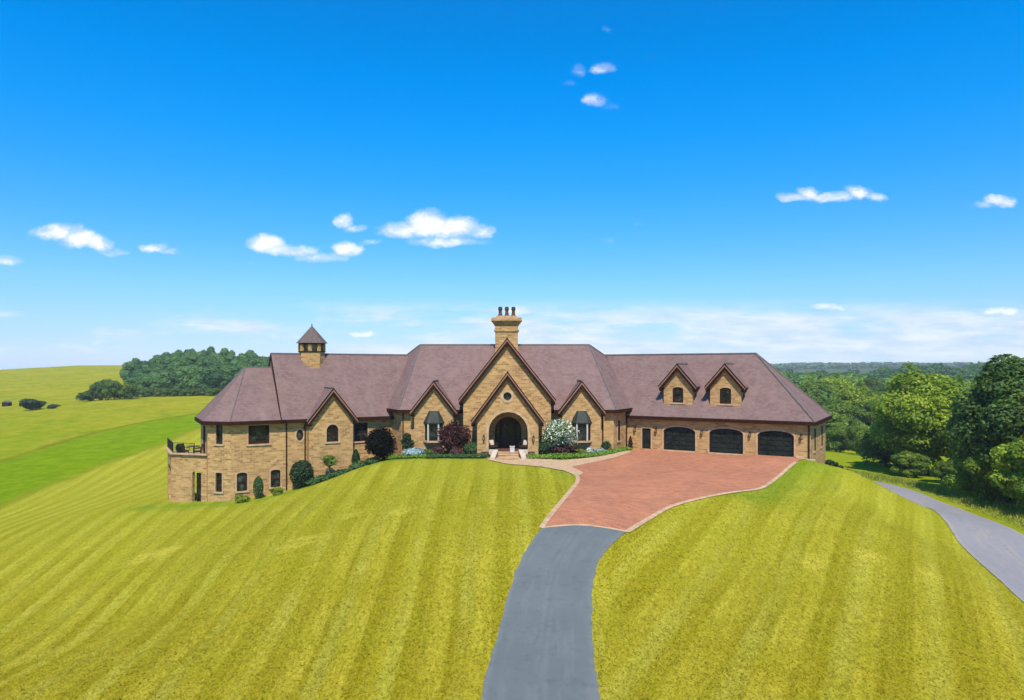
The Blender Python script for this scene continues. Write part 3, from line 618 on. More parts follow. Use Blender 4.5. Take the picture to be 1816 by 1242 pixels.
# projecting gable on the left wing
gd = .8
walls(L, [(1.77, -3.2), (5.56, -2.2), (5.56, 3.0), (3.84, 5.1), (3.68, 5.1), (1.77, 3.0)], [arch(3.76, 1.02, 1.02, 2.5, .5)], gd)
for q in ((1.77, 2.07), (5.26, 5.56)): m = MB(); m.box(L, q[0], q[1], .0, gd-.3, -3.2, 3.0); m.build('wall', 'brick', H)
gable(L, 3.76, 2.12, 5.62, 1.28, gd+.35, -2.3)
window(L, 3.76, 1.02, 1.02, 2.5, gd, .5, mull=(1, 1), sur=.13)
# octagonal end
K1, K2, K3, K4, K5 = L.P(-4.26, 0, 0), L.P(-5.86, -1.6, 0), L.P(-5.86, -6.9, 0), L.P(-4.26, -8.5, 0), L.P(0, -8.5, 0)
FO = Fr(L.P(-4.26, 0, 0)[:2], L.e)
walls(FO, [(0, -4.4), (4.3, -4), (4.3, ZE), (0, ZE)], [arch(2.14, 1.66, 1.08, 2.62), arch(.82, .80, -2.7, -1.2, .16), arch(3.46, .78, -2.6, -1.15, .16)])
window(FO, 2.14, 1.66, 1.08, 2.62, 0, mull=(0, 0), sur=.08, bw=.2)
window(FO, .82, .80, -2.7, -1.2, 0, .16, mull=(0, 1)); window(FO, 3.46, .78, -2.6, -1.15, 0, .16, mull=(0, 1))
FC = Fr(K2[:2], tuple(K1-K2)[:2]); lc = (K1-K2).length
walls(FC, [(0, -4.6), (lc, -4.6), (lc, ZE), (0, ZE)], [arch(1.13, .66, 1.15, 2.68), arch(1.08, .62, -2.75, -1.2)])
window(FC, 1.13, .66, 1.15, 2.68, 0, sur=.1); window(FC, 1.08, .62, -2.75, -1.2, 0, mull=(0, 1), sur=.1)
FE = Fr(K3[:2], tuple(K2-K3)[:2])
walls(FE, [(0, -4.6), (5.3, -4.6), (5.3, ZE), (0, ZE)], [arch(3.2, 1.3, .26, 2.5)])
o = window(FE, 3.2, 1.3, .26, 2.5, 0, mull=(1, 0), sur=.06, sill=False, name='terrace_door_or_infill', rec=.0)
walls(Fr(K4[:2], tuple(K3-K4)[:2]), [(0, -4.8), (lc, -4.8), (lc, ZE), (0, ZE)], [])
walls(Fr(K5[:2], tuple(K4-K5)[:2]), [(0, -4.8), (4.26, -4.8), (4.26, ZE), (0, ZE)], [])
v = [L.P(-.05, .4, ZE), L.P(-4.43, .4, ZE), L.P(-6.26, -1.43, ZE), L.P(-6.26, -7.07, ZE), L.P(-4.43, -8.9, ZE), L.P(-.05, -8.9, ZE), L.P(-2.55, -4.25, 7.42), L.P(-.05, -4.25, 7.42)]
r = roofsolid(v, [(0, 1, 2, 3, 4, 5), (0, 7, 6, 1), (1, 6, 2), (2, 6, 3), (3, 6, 4), (4, 6, 7, 5), (0, 5, 7)])
caps(r, [(v[6], v[i]) for i in (1, 2, 3, 4, 7)], .05); eave_trim([(p.x, p.y) for p in v[:6]], ZE)
downspout(L, .06, 0, -3.4, ZE-.1); downspout(L, 1.6, 0, -2.9, ZE-.1); downspout(L, 9.6, -.1, -.9, ZE-.1)

# --- centre block
A1, A2 = Vector((-9.74, 60.2, 0)), Vector((8.95, 60.2, 0)); dr = Vector((.5, .866, 0)); dl = Vector((-.5, .866, 0))
walls(C0, [(-9.74, -1.3), (8.95, -.6), (8.95, ZC), (-9.74, ZC)], [])
FR_ = Fr(A2[:2], dr[:2]); walls(FR_, [(0, -.6), (14.5, -3), (14.5, ZC), (0, ZC)], [arch(1.25, .46, .85, 2.65)], th=.28)
window(FR_, 1.25, .46, .85, 2.65, 0, sur=.12, rec=.0, bw=.05)
B1 = A1+dl*14.5; FL_ = Fr(B1[:2], (-dl)[:2]); walls(FL_, [(0, -4), (14.5, -1.4), (14.5, ZC), (0, ZC)], [], th=.28)
B2 = A2+dr*14.5; walls(Fr(B2[:2], tuple(B1-B2)[:2]), [(0, -4), ((B1-B2).length, -4), ((B1-B2).length, ZC), (0, ZC)], [])
e1 = Vector((-9.98, 59.8, ZC)); e2 = Vector((9.2, 59.8, ZC)); e3 = e2+dr*16.3; e4 = e1+dl*16.3; r1 = Vector((-9.0, 67, 9.64)); r2 = Vector((7.58, 67, 9.64))
r = roofsolid([e1, e2, e3, e4, r1, r2], [(3, 2, 1, 0), (0, 1, 5, 4), (1, 2, 5), (2, 3, 4, 5), (3, 0, 4)])
caps(r, [(r1, r2), (r1, e1), (r2, e2), (r2, e3), (r1, e4)])
eave_trim([e4, e1, (-8.9, 59.8)], ZC); eave_trim([(-4.85, 59.8), (-4.2, 59.8)], ZC); eave_trim([(3.4, 59.8), (4.1, 59.8)], ZC); eave_trim([(8.2, 59.8), e2, e2+dr*4], ZC)
for x_, z_ in ((-9.6, -.9), (8.0, -.4)): downspout(C0, x_, 0, z_, ZC-.1)
downspout(FR_, 3.1, -.05, -.3, ZC-.2)
for uc in (-6.82, 6.07):
    walls(C0, [(uc-1.71, -.8), (uc+1.71, -.8), (uc+1.71, 3.65), (uc+.12, 5.72), (uc-.12, 5.72), (uc-1.71, 3.65)], [arch(uc, 1.5, 1.0, 3.1)], .6)
    for q in (uc-1.71, uc+1.41): m = MB(); m.box(C0, q, q+.3, 0, .3, -.8, 3.65); m.build('wall', 'brick', H)
    gable(C0, uc, 2.02, 6.22, 1.29, .95, -3.0)
    # bay window: three lights, copper hood, stone sill
    O = C0; p0, p1, p2, p3 = (uc-.78, .6), (uc-.45, 1.0), (uc+.45, 1.0), (uc+.78, .6)
    pts = [p0, p1, p2, p3]; z0, z1 = 1.05, 2.62
    m = MB()
    for (a_, b_) in zip(pts, pts[1:]):
        fr = Fr(O.P(a_[0], a_[1], 0)[:2], tuple(O.P(b_[0], b_[1], 0)-O.P(a_[0], a_[1], 0))[:2]); l = math.hypot(b_[0]-a_[0], b_[1]-a_[1])
        m.ring(fr, arch(l/2, l, z0, z1), arch(l/2, l-.16, z0+.08, z1-.08), -.06, .0)
    f = m.build('bay_window', 'frame_brown', H)
    m = MB()
    for (a_, b_) in zip(pts, pts[1:]):
        fr = Fr(O.P(a_[0], a_[1], 0)[:2], tuple(O.P(b_[0], b_[1], 0)-O.P(a_[0], a_[1], 0))[:2]); l = math.hypot(b_[0]-a_[0], b_[1]-a_[1]); m.box(fr, .05, l-.05, -.05, -.04, z0+.05, z1-.05)
    m.build('pane', 'glass_dark', f)
    m = MB()
    for q in (p1, p2): m.tube([O.P(q[0], q[1]+.03, z0), O.P(q[0], q[1]+.03, z1)], [.075, .075], 6)
    m.build('mullion', 'white_paint', f)
    m = MB(); sp_ = [O.P(u_, d_, z0-.16) for u_, d_ in ((uc-.95, .6), (uc-.52, 1.12), (uc+.52, 1.12), (uc+.95, .6))]; m.hexa(sp_, [p+Vector((0, 0, .15)) for p in sp_]); m.build('sill', 'stone_trim', f)
    m = MB(); hb = [O.P(u_, d_, 2.62) for u_, d_ in ((uc-.92, .6), (uc-.52, 1.14), (uc+.52, 1.14), (uc+.92, .6))]; ht = [O.P(u_, d_, 3.62) for u_, d_ in ((uc-.42, .6), (uc-.3, .72), (uc+.3, .72), (uc+.42, .6))]
    m.hexa(hb, ht); m.hexa([p+Vector((0, 0, -.08)) for p in hb], [p+Vector((0, 0, -.001)) for p in hb]); m.build('bay_hood', 'copper', f)
# tall front gable
TG = -.42
walls(C0, [(-4.2, -.6), (3.36, -.6), (3.36, 4.72), (TG+.15, 9.2), (TG-.15, 9.2), (-4.2, 4.72)], [arch(-.33, 2.3, .45, 3.15, 1.15)], 1.4)
for q in (-4.2, 3.06): m = MB(); m.box(C0, q, q+.3, 0, 1.1, -.6, 4.72); m.build('wall', 'brick', H)
gable(C0, TG, 4.15, 9.93, 1.27, 1.75, -7.4)
# porch gable
pw = [(-2.89, -.3), (2.19, -.3), (2.19, 3.1), (-.30, 6.45), (-.44, 6.45), (-2.89, 3.1)]
walls(C0, pw, [arch(-.31, 3.24, .1, 3.72, 1.62, 20), ellipse(-.38, 5.02, .34, .34)], 3.7, .38, 'porch_wall')
for q in (-2.89, 1.89): m = MB(); m.box(C0, q, q+.3, 1.41, 3.32, -.3, 3.1); m.build('wall', 'brick', H)
gable(C0, -.37, 3.0, 7.05, 1.35, 4.05, 1.35)
m = MB(); surround(m, C0, -.31, 3.24, .1, 3.72, 1.62, .2, 3.7); m.build('arch_surround', 'stone_trim', H)
m = MB(); m.ring(C0, ellipse(-.38, 5.02, .56, .56), ellipse(-.38, 5.02, .34, .34), 3.69, 3.74); o = m.build('round_window', 'stone_trim', H)
m = MB(); m.ring(C0, ellipse(-.38, 5.02, .35, .35), ellipse(-.38, 5.02, .27, .27), 3.5, 3.6); m.box(C0, -.40, -.36, 3.52, 3.57, 4.75, 5.29); m.box(C0, -.65, -.11, 3.525, 3.565, 5.0, 5.04); m.build('frame', 'copper', o)
m = MB(); m.prism(C0, ellipse(-.38, 5.02, .33, .33), 3.50, 3.51); m.build('pane', 'glass_dark', o)
m = MB(); m.box(C0, -2.58, 1.88, 1.41, 3.31, 3.75, 3.85); m.build('porch_ceiling', 'door_wood', H)
m = MB(); m.box(C0, -2.58, 1.88, 1.42, 3.9, -.3, .45); m.build('porch_floor', 'pot_clay', H)
# front door: arched double door with side lights
m = MB(); m.ring(C0, arch(-.33, 2.3, .46, 3.15, 1.15, 16), arch(-.33, 2.06, .48, 3.03, 1.03, 16), 1.2, 1.36)
for x_ in (-.95, .29): m.box(C0, x_-.05, x_+.05, 1.2, 1.35, .47, 2.8)
o = m.build('front_door', 'frame_brown', H); setp(o, 'dark arched double front door under the porch')
m = MB(); m.prism(C0, arch(-.33, 2.1, .47, 3.05, 1.05, 16), 1.18, 1.22)
for k in range(7): m.box(C0, -.86+k*.155, -.74+k*.155, 1.22, 1.26, .55, 2.55)
m.build('door_leaf', 'door_wood', o)
for q in (-.62, -.04, -1.2, .54):
    m = MB(); m.prism(C0, ellipse(q, 1.95, .17 if abs(q+.33) < .5 else .1, .55), 1.262, 1.275); m.build('door_pane', 'glass_dark', o)
m = MB(); m.tube([C0.P(-.26, 1.3, 1.35), C0.P(-.26, 1.3, 1.65)], [.02, .02]); m.tube([C0.P(-.40, 1.3, 1.35), C0.P(-.40, 1.3, 1.65)], [.02, .02]); m.build('handle', 'iron', o)
for u_, z_ in ((-2.33, 1.62), (1.77, 1.55)): lantern(C0, u_, z_, 3.7)
# steps with low cheek walls
m = MB()
for k in range(3): m.box(C0, -1.12, .52, 3.9+.001*k, 5.45-.5*k+(.5 if k == 0 else 0)-.0, -.2, .15*(k+1)-.01)
m.build('front_steps', 'brick', H)
m = MB()
for k in range(3): m.box(C0, -1.14, .54, 4.0, 5.47-.5*k+(.5 if k == 0 else 0), .15*(k+1)-.008, .15*(k+1)+.03)
m.build('step_tread', 'stone_trim', H)
for s_, ux in ((-1, -1.15), (1, .55)):
    m = MB(); ua, ub = sorted((ux, ux+s_*.75)); m.prism(C0, [(ua, -.2), (ub, -.2), (ub, .62), (ua, .62)], 3.72, 4.15)
    ua, ub = sorted((ux, ux+s_*.4)); fr = C0
    m.hexa([fr.P(ua, 4.15, -.2), fr.P(ub, 4.15, -.2), fr.P(ub+s_*.2, 5.7, -.2), fr.P(ua+s_*.2, 5.7, -.2)], [fr.P(ua, 4.15, .60), fr.P(ub, 4.15, .60), fr.P(ub+s_*.2, 5.7, .22), fr.P(ua+s_*.2, 5.7, .22)])
    m.build('step_cheek', 'cream', H)
# chimney
ch = Fr((-.52, 66.4), (1, 0)); m = MB(); m.box(ch, -1.1, 1.1, -.75, .75, 7.5, 11.0); o = m.build('chimney', 'brick', H)
m = MB()
for k, (ex, za, zb) in enumerate([(.10, 10.9, 11.08), (.02, 11.08, 11.55), (.13, 11.55, 11.72), (.25, 11.72, 11.9), (.38, 11.9, 12.12)]): m.box(ch, -1.1-ex, 1.1+ex, -.75-ex, .75+ex, za, zb-.002)
m.build('corbel', 'brick', o)
m = MB(); m.box(ch, -1.42, 1.42, -1.08, 1.08, 12.12, 12.22); m.box(ch, -1.0, 1.0, -.6, .6, 12.22, 12.42); m.build('chimney_cap', 'stone_trim', o)
for u_ in (-.62, .02, .66):
    m = MB(); m.tube([ch.P(u_, 0, z_) for z_ in (12.4, 12.55, 12.6, 13.0, 13.05, 13.2)], [.22, .22, .17, .16, .2, .19], 10); p = m.build('chimney_pot', 'pot_clay', o)
    m = MB(); m.tube([ch.P(u_, 0, z_) for z_ in (13.0, 13.12, 13.32)], [.205, .215, .17], 10); m.build('chimney_pot', 'pot_cap', o)
# cupola
cx, cy = -18.42, 62.85
def octo(r_, z_, ph=22.5): return [Vector((cx+r_*math.cos(rad(ph+45*i+30)), cy+r_*math.sin(rad(ph+45*i+30)), z_)) for i in range(8)]
m = MB(); m.hexa(octo(1.16, 6.9), octo(1.16, 8.82)); o = m.build('cupola', 'brick', H)
m = MB(); m.hexa(octo(1.24, 8.82), octo(1.24, 8.92)); m.hexa(octo(1.2, 9.52), octo(1.2, 9.68)); 
m.build('cupola_frame', 'frame_brown', o)
m = MB()
for p, q in zip(octo(1.06, 8.9), octo(1.06, 9.55)): m.tube([p, q], [.19, .19], 6)
m.build('cupola_pier', 'brick', o)
m = MB(); m.hexa(octo(.86, 8.9), octo(.86, 9.54)); m.build('cupola_window', 'lantern_glass', o)
m = MB(); b_ = octo(1.42, 9.64); ap = Vector((cx, cy, 11.28)); k0 = len(m.v); m.v += b_+[ap]; m.f += [tuple(reversed(range(8)))]+[(i, (i+1) % 8, 8) for i in range(8)]; m.build('cupola_roof', 'cupola_shingle', o)
m = MB(); m.tube([(cx, cy, 11.2), (cx, cy, 11.5)], [.07, .02], 6); m.build('finial', 'pot_cap', o)
# terrace block at the left end
TF = Fr((-28.42, 56.95), (3.42, -.92)); 
tl = Vector((-28.42, 56.95, 0)); tb = tl+Vector((-.5, .866, 0))*4.9; tr = Vector((-25.02, 56.03, 0))
walls(TF, [(0, -4.6), (3.5, -4.6), (3.5, .2), (0, .2)], [arch(2.5, .86, -3.72, -1.2, .1)], 0, .3, 'terrace_wall')
m = MB(); m.box(TF, 2.34, 2.93, -.24, -.18, -3.75, -1.32); o = m.build('terrace_door_or_infill', 'frame_brown', H)  # added dark leaf with pane, standing for the shaded interior behind the opening
m = MB(); m.box(TF, 2.42, 2.85, -.179, -.165, -3.6, -1.42); m.build('pane', 'glass_dark', o)
TS = Fr(tb[:2], tuple(tl-tb)[:2]); walls(TS, [(0, -4.6), (4.9, -4.6), (4.9, .2), (0, .2)], [arch(2.6, 3.6, -3.9, -1.0, .3)], 0, .3, 'terrace_wall')
m = MB(); q = [tl+Vector((.1, .12, -.35)), tr+Vector((-.1, .3, -.35)), Vector((K3.x, K3.y, -.35)), tb+Vector((.25, 0, -.35))]; m.hexa(q, [p+Vector((0, 0, .3)) for p in q]); m.build('terrace_deck', 'stone_trim', H)
m = MB()
for a_, b_ in ((tl, tr), (tb, tl)): segbox(m, (a_.x, a_.y, .28), (b_.x, b_.y, .28), .36, .1)
m.build('coping', 'stone_trim', H)
m = MB()
for a_, b_ in ((tl+Vector((.1, .1, 0)), tl.lerp(tr, .62)+Vector((.03, .1, 0))), (tb, tl+Vector((.1, .1, 0)))):
    l = (b_-a_).length; k = int(l/.13)
    for z_ in (.36, 1.12): m.tube([a_+Vector((0, 0, z_)), b_+Vector((0, 0, z_))], [.022]*2, 5)
    for i in range(k+1):
        p = a_.lerp(b_, i/k); m.tube([p+Vector((0, 0, .27)), p+Vector((0, 0, 1.12))], [.028 if i % 8 == 0 else .010]*2, 4)
m.build('railing', 'iron', H)

# --- loose things on terrace and porch
def armchair(name, loc, rz, label, cat='chair', cushion='pillow', cm='cream', group=None):
    t = empty(name, loc); t.rotation_euler = (0, 0, 0); setp(t, label, cat, group)
    c, s_ = math.cos(rz), math.sin(rz); fr = Fr((loc[0], loc[1]), (c, s_)); z = loc[2]
    m = MB(); m.box(fr, -.32, .32, -.32, .3, z+.30, z+.42); m.build('seat', 'wicker', t)
    m = MB(); m.hexa([fr.P(-.32, -.32, z+.42), fr.P(.32, -.32, z+.42), fr.P(.32, -.24, z+.42), fr.P(-.32, -.24, z+.42)], [fr.P(-.3, -.46, z+.95), fr.P(.3, -.46, z+.95), fr.P(.3, -.38, z+.95), fr.P(-.3, -.38, z+.95)]); m.build('backrest', 'wicker', t)
    for q in (-1, 1):
        m = MB(); m.tube([fr.P(q*.33, -.34, z+.66), fr.P(q*.34, .28, z+.62), fr.P(q*.33, .28, z+.4)], [.035]*3, 6); m.build('armrest', 'wicker', t)
        for d_ in (-.28, .26): m = MB(); m.tube([fr.P(q*.29, d_, z), fr.P(q*.29, d_, z+.32)], [.03, .035], 6); m.build('leg', 'wicker', t)
    if cushion:
        m = MB(); m.hexa([fr.P(-.2, -.22, z+.45), fr.P(.2, -.22, z+.45), fr.P(.2, -.08, z+.43), fr.P(-.2, -.08, z+.43)], [fr.P(-.2, -.36, z+.84), fr.P(.2, -.36, z+.84), fr.P(.2, -.24, z+.86), fr.P(-.2, -.24, z+.86)]); m.build(cushion, cm, t, bev=.04)
    return t
armchair('porch_chair', (-1.62, 57.15, .45), rad(25), 'dark porch armchair with a pale pillow, left of the front door')
armchair('porch_chair', (1.05, 57.15, .45), rad(-25), 'dark porch armchair with a pale pillow, right of the front door')
def lathe(m, c, prof, k=14): m.tube([(c[0], c[1], c[2]+z_) for r_, z_ in prof], [r_ for r_, z_ in prof], k)
t = empty('planter', (.02, 55.95, .45)); setp(t, 'white square planter on the top step before the front door', 'planter')
m = MB(); fr = Fr((.02, 55.95), (1, 0)); m.box(fr, -.18, .18, -.18, .18, .48, .92); m.box(fr, -.21, .21, -.21, .21, .90, .97); m.build('pot', 'white_paint', t)
m = MB(); m.box(fr, -.15, .15, -.15, .15, .96, .985); m.build('soil', 'soil', t)
tz = -.05
armchair('terrace_chair', (-26.6, 57.7, tz), rad(-60), 'dark wicker armchair on the terrace, nearer the glass door', cushion=None)
armchair('terrace_chair', (-27.9, 58.0, tz), rad(60), 'dark wicker armchair on the terrace, nearer the corner railing', cushion=None)
t = empty('terrace_table', (-27.2, 58.4, tz)); setp(t, 'round dark table between the chairs on the terrace', 'table')
m = MB(); lathe(m, (-27.2, 58.4, tz), [(.5, .70), (.5, .74)], 18); m.build('table_top', 'wicker', t)
m = MB(); lathe(m, (-27.2, 58.4, tz), [(.28, 0), (.25, .04), (.05, .08), (.05, .70)], 12); m.build('pedestal', 'wicker', t)

# ---------------------------------------------------------------- foliage
def leaves(c, r, n_, size, rs, up=.35, shell=.72, cone=0, vb=.5, vs=.5, nr=.55):
    """n_ leaf quads in an ellipsoid shell; returns verts (4n,3) and per-leaf v"""
    r = np.asarray(r, float); d = rs.normal(size=(n_, 3)); d /= np.linalg.norm(d, axis=1)[:, None]
    d[:, 2] = np.where((d[:, 2] < 0) & (rs.random(n_) < up), -d[:, 2], d[:, 2])
    rr = shell+(1.04-shell)*rs.random(n_)**.6
    p = d*rr[:, None]
    if cone: k = 1-(p[:, 2]+1)/2*cone; p[:, 0] *= k; p[:, 1] *= k
    p = np.asarray(c)+p*r
    nm = d*.9+rs.normal(size=(n_, 3))*nr+np.array([0, 0, .25]); nm /= np.linalg.norm(nm, axis=1)[:, None]
    t = np.cross(nm, rs.normal(size=(n_, 3))); t /= np.linalg.norm(t, axis=1)[:, None]; b = np.cross(nm, t)
    s = size*(.6+.8*rs.random(n_))[:, None]
    V = np.stack([p-t*s, p-b*s*.62+nm*s*.12, p+t*s, p+b*s*.62+nm*s*.12], 1).reshape(-1, 3)
    return V, np.clip(vb+(rs.random(n_)-.5)*vs, 0, 1)
def leafmesh(name, parts, m):
    V = np.concatenate([p[0] for p in parts]); v = np.concatenate([p[1] for p in parts])
    F_ = np.arange(len(V)).reshape(-1, 4); return npmesh(name, V, F_, m, {'v': ('FLOAT', 'FACE', v)}, smooth=False)
def crown_parts(Hc, R, seed, K=38, n_=11000, size=.22, low=.25, shape=1.0, crr=(.20, .36), flat_=(.6, .85), nr=.5):
    rs = np.random.default_rng(seed); parts = []; cz = Hc*(low+1)/2; hz = Hc*(1-low)/2; cl = []
    lob = rs.uniform(.78, 1.12, 7)
    for k in range(K):
        d = rs.normal(size=3); d /= np.linalg.norm(d); d[2] = d[2] if rs.random() > .35 else abs(d[2])
        az = (math.atan2(d[1], d[0])/(2*math.pi)+.5)*7; lb = lob[int(az) % 7]*(1-az % 1)+lob[(int(az)+1) % 7]*(az % 1)
        rr = rs.uniform(.58, .9)
        tap = (1-max(0, d[2])*rr*shape*.35)
        c = np.array([d[0]*R*rr*lb*tap, d[1]*R*rr*lb*tap, cz+d[2]*hz*rr*rs.uniform(.88, 1.04)])
        cr = R*rs.uniform(*crr); cl.append((c, cr))
    tot_ = sum(c[1]**2 for c in cl)
    for c, cr in cl:
        q = int(n_*.86*cr*cr/tot_); vb = rs.uniform(.25, .75)
        parts.append(leaves(c, (cr, cr, cr*rs.uniform(*flat_)*max(1, hz/R)), q, size, rs, .6, .7, 0, vb, .5, nr))
        if rs.random() < .5:      # a stray tip that breaks the outline
            dd = c-np.array([0, 0, cz]); dd /= np.linalg.norm(dd); parts.append(leaves(c+dd*cr*.9, (cr*.35,)*3, max(6, q//14), size, rs, .5, .2, 0, vb, .5))
    parts.append(leaves((0, 0, cz), (R*.6, R*.6, hz*.75), int(n_*.14), size*1.5, rs, .3, .5, 0, .2, .3))  # darker inner leaves: crown shade put into colour, added to block light
    return parts, cl
def trunk_mesh(name, Hc, cl, r0, seed, low=.3):
    rs = np.random.default_rng(seed); m = MB(); top = Hc*.72
    m.tube([(0, 0, -.6), (0, 0, .15), (rs.normal()*.1, rs.normal()*.1, top*.4), (rs.normal()*.2, rs.normal()*.2, top*.75), (0, 0, top)], [r0*1.5, r0*1.05, r0*.8, r0*.5, r0*.15], 8)
    for c, cr in cl[::3]:
        z_ = min(max(Hc*low*.7, c[2]*.55), top*.8); m.tube([(0, 0, z_), (c[0]*.45, c[1]*.45, z_+(c[2]-z_)*.4), tuple(c)], [r0*.38, r0*.22, r0*.06], 5)
    o = m.build(name, 'bark'); me = o.data; bpy.data.objects.remove(o); return me
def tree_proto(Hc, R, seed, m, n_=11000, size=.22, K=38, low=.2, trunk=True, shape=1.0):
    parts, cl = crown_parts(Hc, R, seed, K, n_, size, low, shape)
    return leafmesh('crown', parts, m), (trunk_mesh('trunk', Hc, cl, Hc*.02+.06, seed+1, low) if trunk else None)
def plant_tree(name, proto, x, y, sc, rz, label, cat='tree', group=None, z=None, sz=None):
    t = empty(name, (x, y, T(x, y)-.1 if z is None else z)); t.scale = (sc, sc, sz or sc); t.rotation_euler = (0, 0, rz); setp(t, label, cat, group)
    for nm_, me in zip(('crown', 'trunk'), proto):
        if me: o = bpy.data.objects.new(nm_, me); COL.objects.link(o); o.parent = t
    return t
def X_(px, Y_): return (px-908)/1211*Y_
# near trees on the right
P = {
 'dome': tree_proto(14, 6.6, 11, 'leaf_light', 46000, .19, 80, .06),
 'dark': tree_proto(14, 5.0, 12, 'leaf_dark', 40000, .17, 66, .04, shape=1.6),
 'mid': tree_proto(12, 5.0, 13, 'leaf_green', 38000, .17, 62, .03),
 'low': tree_proto(7, 4.2, 14, 'leaf_light', 26000, .15, 44, .0),
 'small': tree_proto(8, 3.6, 15, 'leaf_green', 16000, .17, 36, .02),
}
def near(kind, px, Y_, hpx_top, wscale, label, rz=0., name='tree'):
    x = X_(px, Y_)+(2.0 if Y_ < 76 and px > 1640 and kind != 'dark' else 0); z = T(x, Y_); top = CH-(hpx_top-655)/1211*Y_; Hp = {'dome': 14, 'dark': 14, 'mid': 12, 'low': 7, 'small': 8}[kind]
    s_ = (top-z)/Hp*.985; return plant_tree(name, P[kind], x, Y_, s_*wscale, rz, label, sz=s_)
near('dome', 1642, 88, 656, 1.12, 'large domed light green tree, widest crown between the road and the far wood')
near('dark', 1790, 63, 625, 1.15, 'tall dark green tree with a pointed top at the right edge', .5)
near('mid', 1722, 74, 716, 1.05, 'dark green tree filling the gap before the domed light green one', 1.1)
near('low', 1722, 62.5, 784, 1.0, 'low yellow green tree with spreading layered boughs beside the road', .3)
near('low', 1822, 57, 742, .95, 'bright yellow green tree cut by the right edge, before the dark one', 2.0)
near('small', 1571, 99, 742, 1.25, 'light green rounded tree left of the large domed one', .4)
near('mid', 1690, 66, 800, 1.1, 'dark leafy tree under the domed tree at the verge', 2.1)
near('small', 1612, 84, 796, 1.45, 'short dark green tree at the corner of the mown verge', 1.4)
near('mid', 1755, 84, 690, 1.0, 'mid green tree behind the yellow green boughs', 3.0)
near('dark', 1880, 70, 640, 1.0, 'dark green tree half outside the right edge', 2.0)
near('mid', 1775, 61.5, 820, 1.2, 'low dark tree at the road side between the two yellow green ones', 4.0)
near('small', 1523, 132, 742, .75, 'narrow grey green tree at the end of the yellow field', 2.2)
near('small', 1490, 138, 750, 1.2, 'round green tree just past the garage corner', 3.2)
near('small', 1548, 122, 755, 1.2, 'bushy green tree between the narrow one and the rounded light one', 5.2)
near('mid', 1648, 74, 812, .9, 'dark bush like tree in front of the large dome', 5.0)
near('mid', 1850, 54, 810, 1.3, 'dark underwood tree at the lower right edge', 5.0)

near('dome', 1752, 105, 664, .62, 'yellow green tree top between the large dome and the tall dark tree', 1.0)
for i, (kd, px, Y_, yt, ws, lab) in enumerate([
 ('small', 1448, 150, 716, 1.5, 'rounded green tree just above the garage eave corner'), ('mid', 1482, 168, 700, 1.25, 'large rounded green tree past the end of the garage roof'),
 ('dome', 1520, 185, 682, 1.1, 'broad light green crown in the valley, left of the large dome'), ('mid', 1556, 160, 704, 1.1, 'round green tree tucked against the left flank of the large dome'),
 ('dome', 1470, 230, 668, 1.3, 'wide light green crown behind the garage roof slope'), ('mid', 1432, 215, 672, 1.3, 'rounded mid green tree behind the middle of the garage roof slope'),
 ('mid', 1585, 205, 684, 1.2, 'round topped green tree standing over the left shoulder of the dome'), ('dark', 1545, 250, 668, 1.3, 'darker green crown in the valley above the broad light green one')]):
    near(kd, px, Y_, yt, ws, lab, i*.9)
# woods: one tree, one object
WK = dict(crr=(.3, .5), flat_=(.8, 1.0), nr=.28)
wood = [leafmesh('crown', crown_parts(12, 5.0, 30+i, 11, 3400, .46, .0, **WK)[0], 'leaf_wood') for i in range(4)]
woodg = [leafmesh('crown', crown_parts(12, 5.2, 40+i, 12, 4200, .42, .0, **WK)[0], 'leaf_woodg') for i in range(3)]
scrub = [leafmesh('crown', crown_parts(8, 3.4, 50+i, 14, 1500, .36, .0, **WK)[0], 'leaf_dark') for i in range(2)]
rs = np.random.default_rng(5)
def wtree(mesh, x, y, h, wd, label, group, hm=12., wm=5.0, name='wood_tree'):
    o = bpy.data.objects.new(name, mesh); COL.objects.link(o); o.location = (x, y, T(x, y)-.3)
    o.scale = (wd/wm, wd/wm, h/hm); o.rotation_euler = (0, 0, rs.uniform(0, 6.28)); setp(o, label, 'tree', group)
topL = ([225, 232, 245, 262, 290, 320, 350, 385, 420, 450, 475, 500, 540], [672, 640, 632, 634, 624, 620, 618, 618, 619, 624, 630, 634, 640])
for row, Y_ in enumerate((300, 316, 334, 352, 372, 392)):
    px = 236+rs.uniform(0, 8)
    while px < 520-row*0:
        ytop = np.interp(px, *topL); f = (row+1)/6; yt = ytop+(1-f)**1.1*42+rs.uniform(-2.5, 3.5)*(1 if row < 5 else .8)
        x = X_(px, Y_); yy = Y_+rs.uniform(-5, 5); h = CH-(yt-655)/1211*yy-T(x, yy)
        wtree(wood[rs.integers(4)], x, yy, max(h, 7), rs.uniform(4.6, 6.6), 'dark green broadleaf tree in the dense wood on the rise behind the left wing', 'trees of the wood on the left rise')
        px += rs.uniform(17, 27)
for i in range(40):
    px = 150+i*6.0+rs.uniform(-3, 3); Y_ = 236+rs.uniform(-5, 8); x = X_(px, Y_)
    yt = np.interp(px, [145, 165, 180, 200, 225, 260, 400], [698, 684, 672, 672, 682, 688, 690])+rs.uniform(-3, 3)
    if px > 235: Y_ = 262+rs.uniform(-4, 4); x = X_(px, Y_)
    h = CH-(yt-655)/1211*Y_-T(x, Y_)
    wtree(scrub[rs.integers(2)], x, Y_, max(h, 3), rs.uniform(2.0, 3.0), 'small dark scrub tree in the row along the far meadow edge', 'scrub trees along the meadow edge', 8., 3.4, 'scrub_tree')
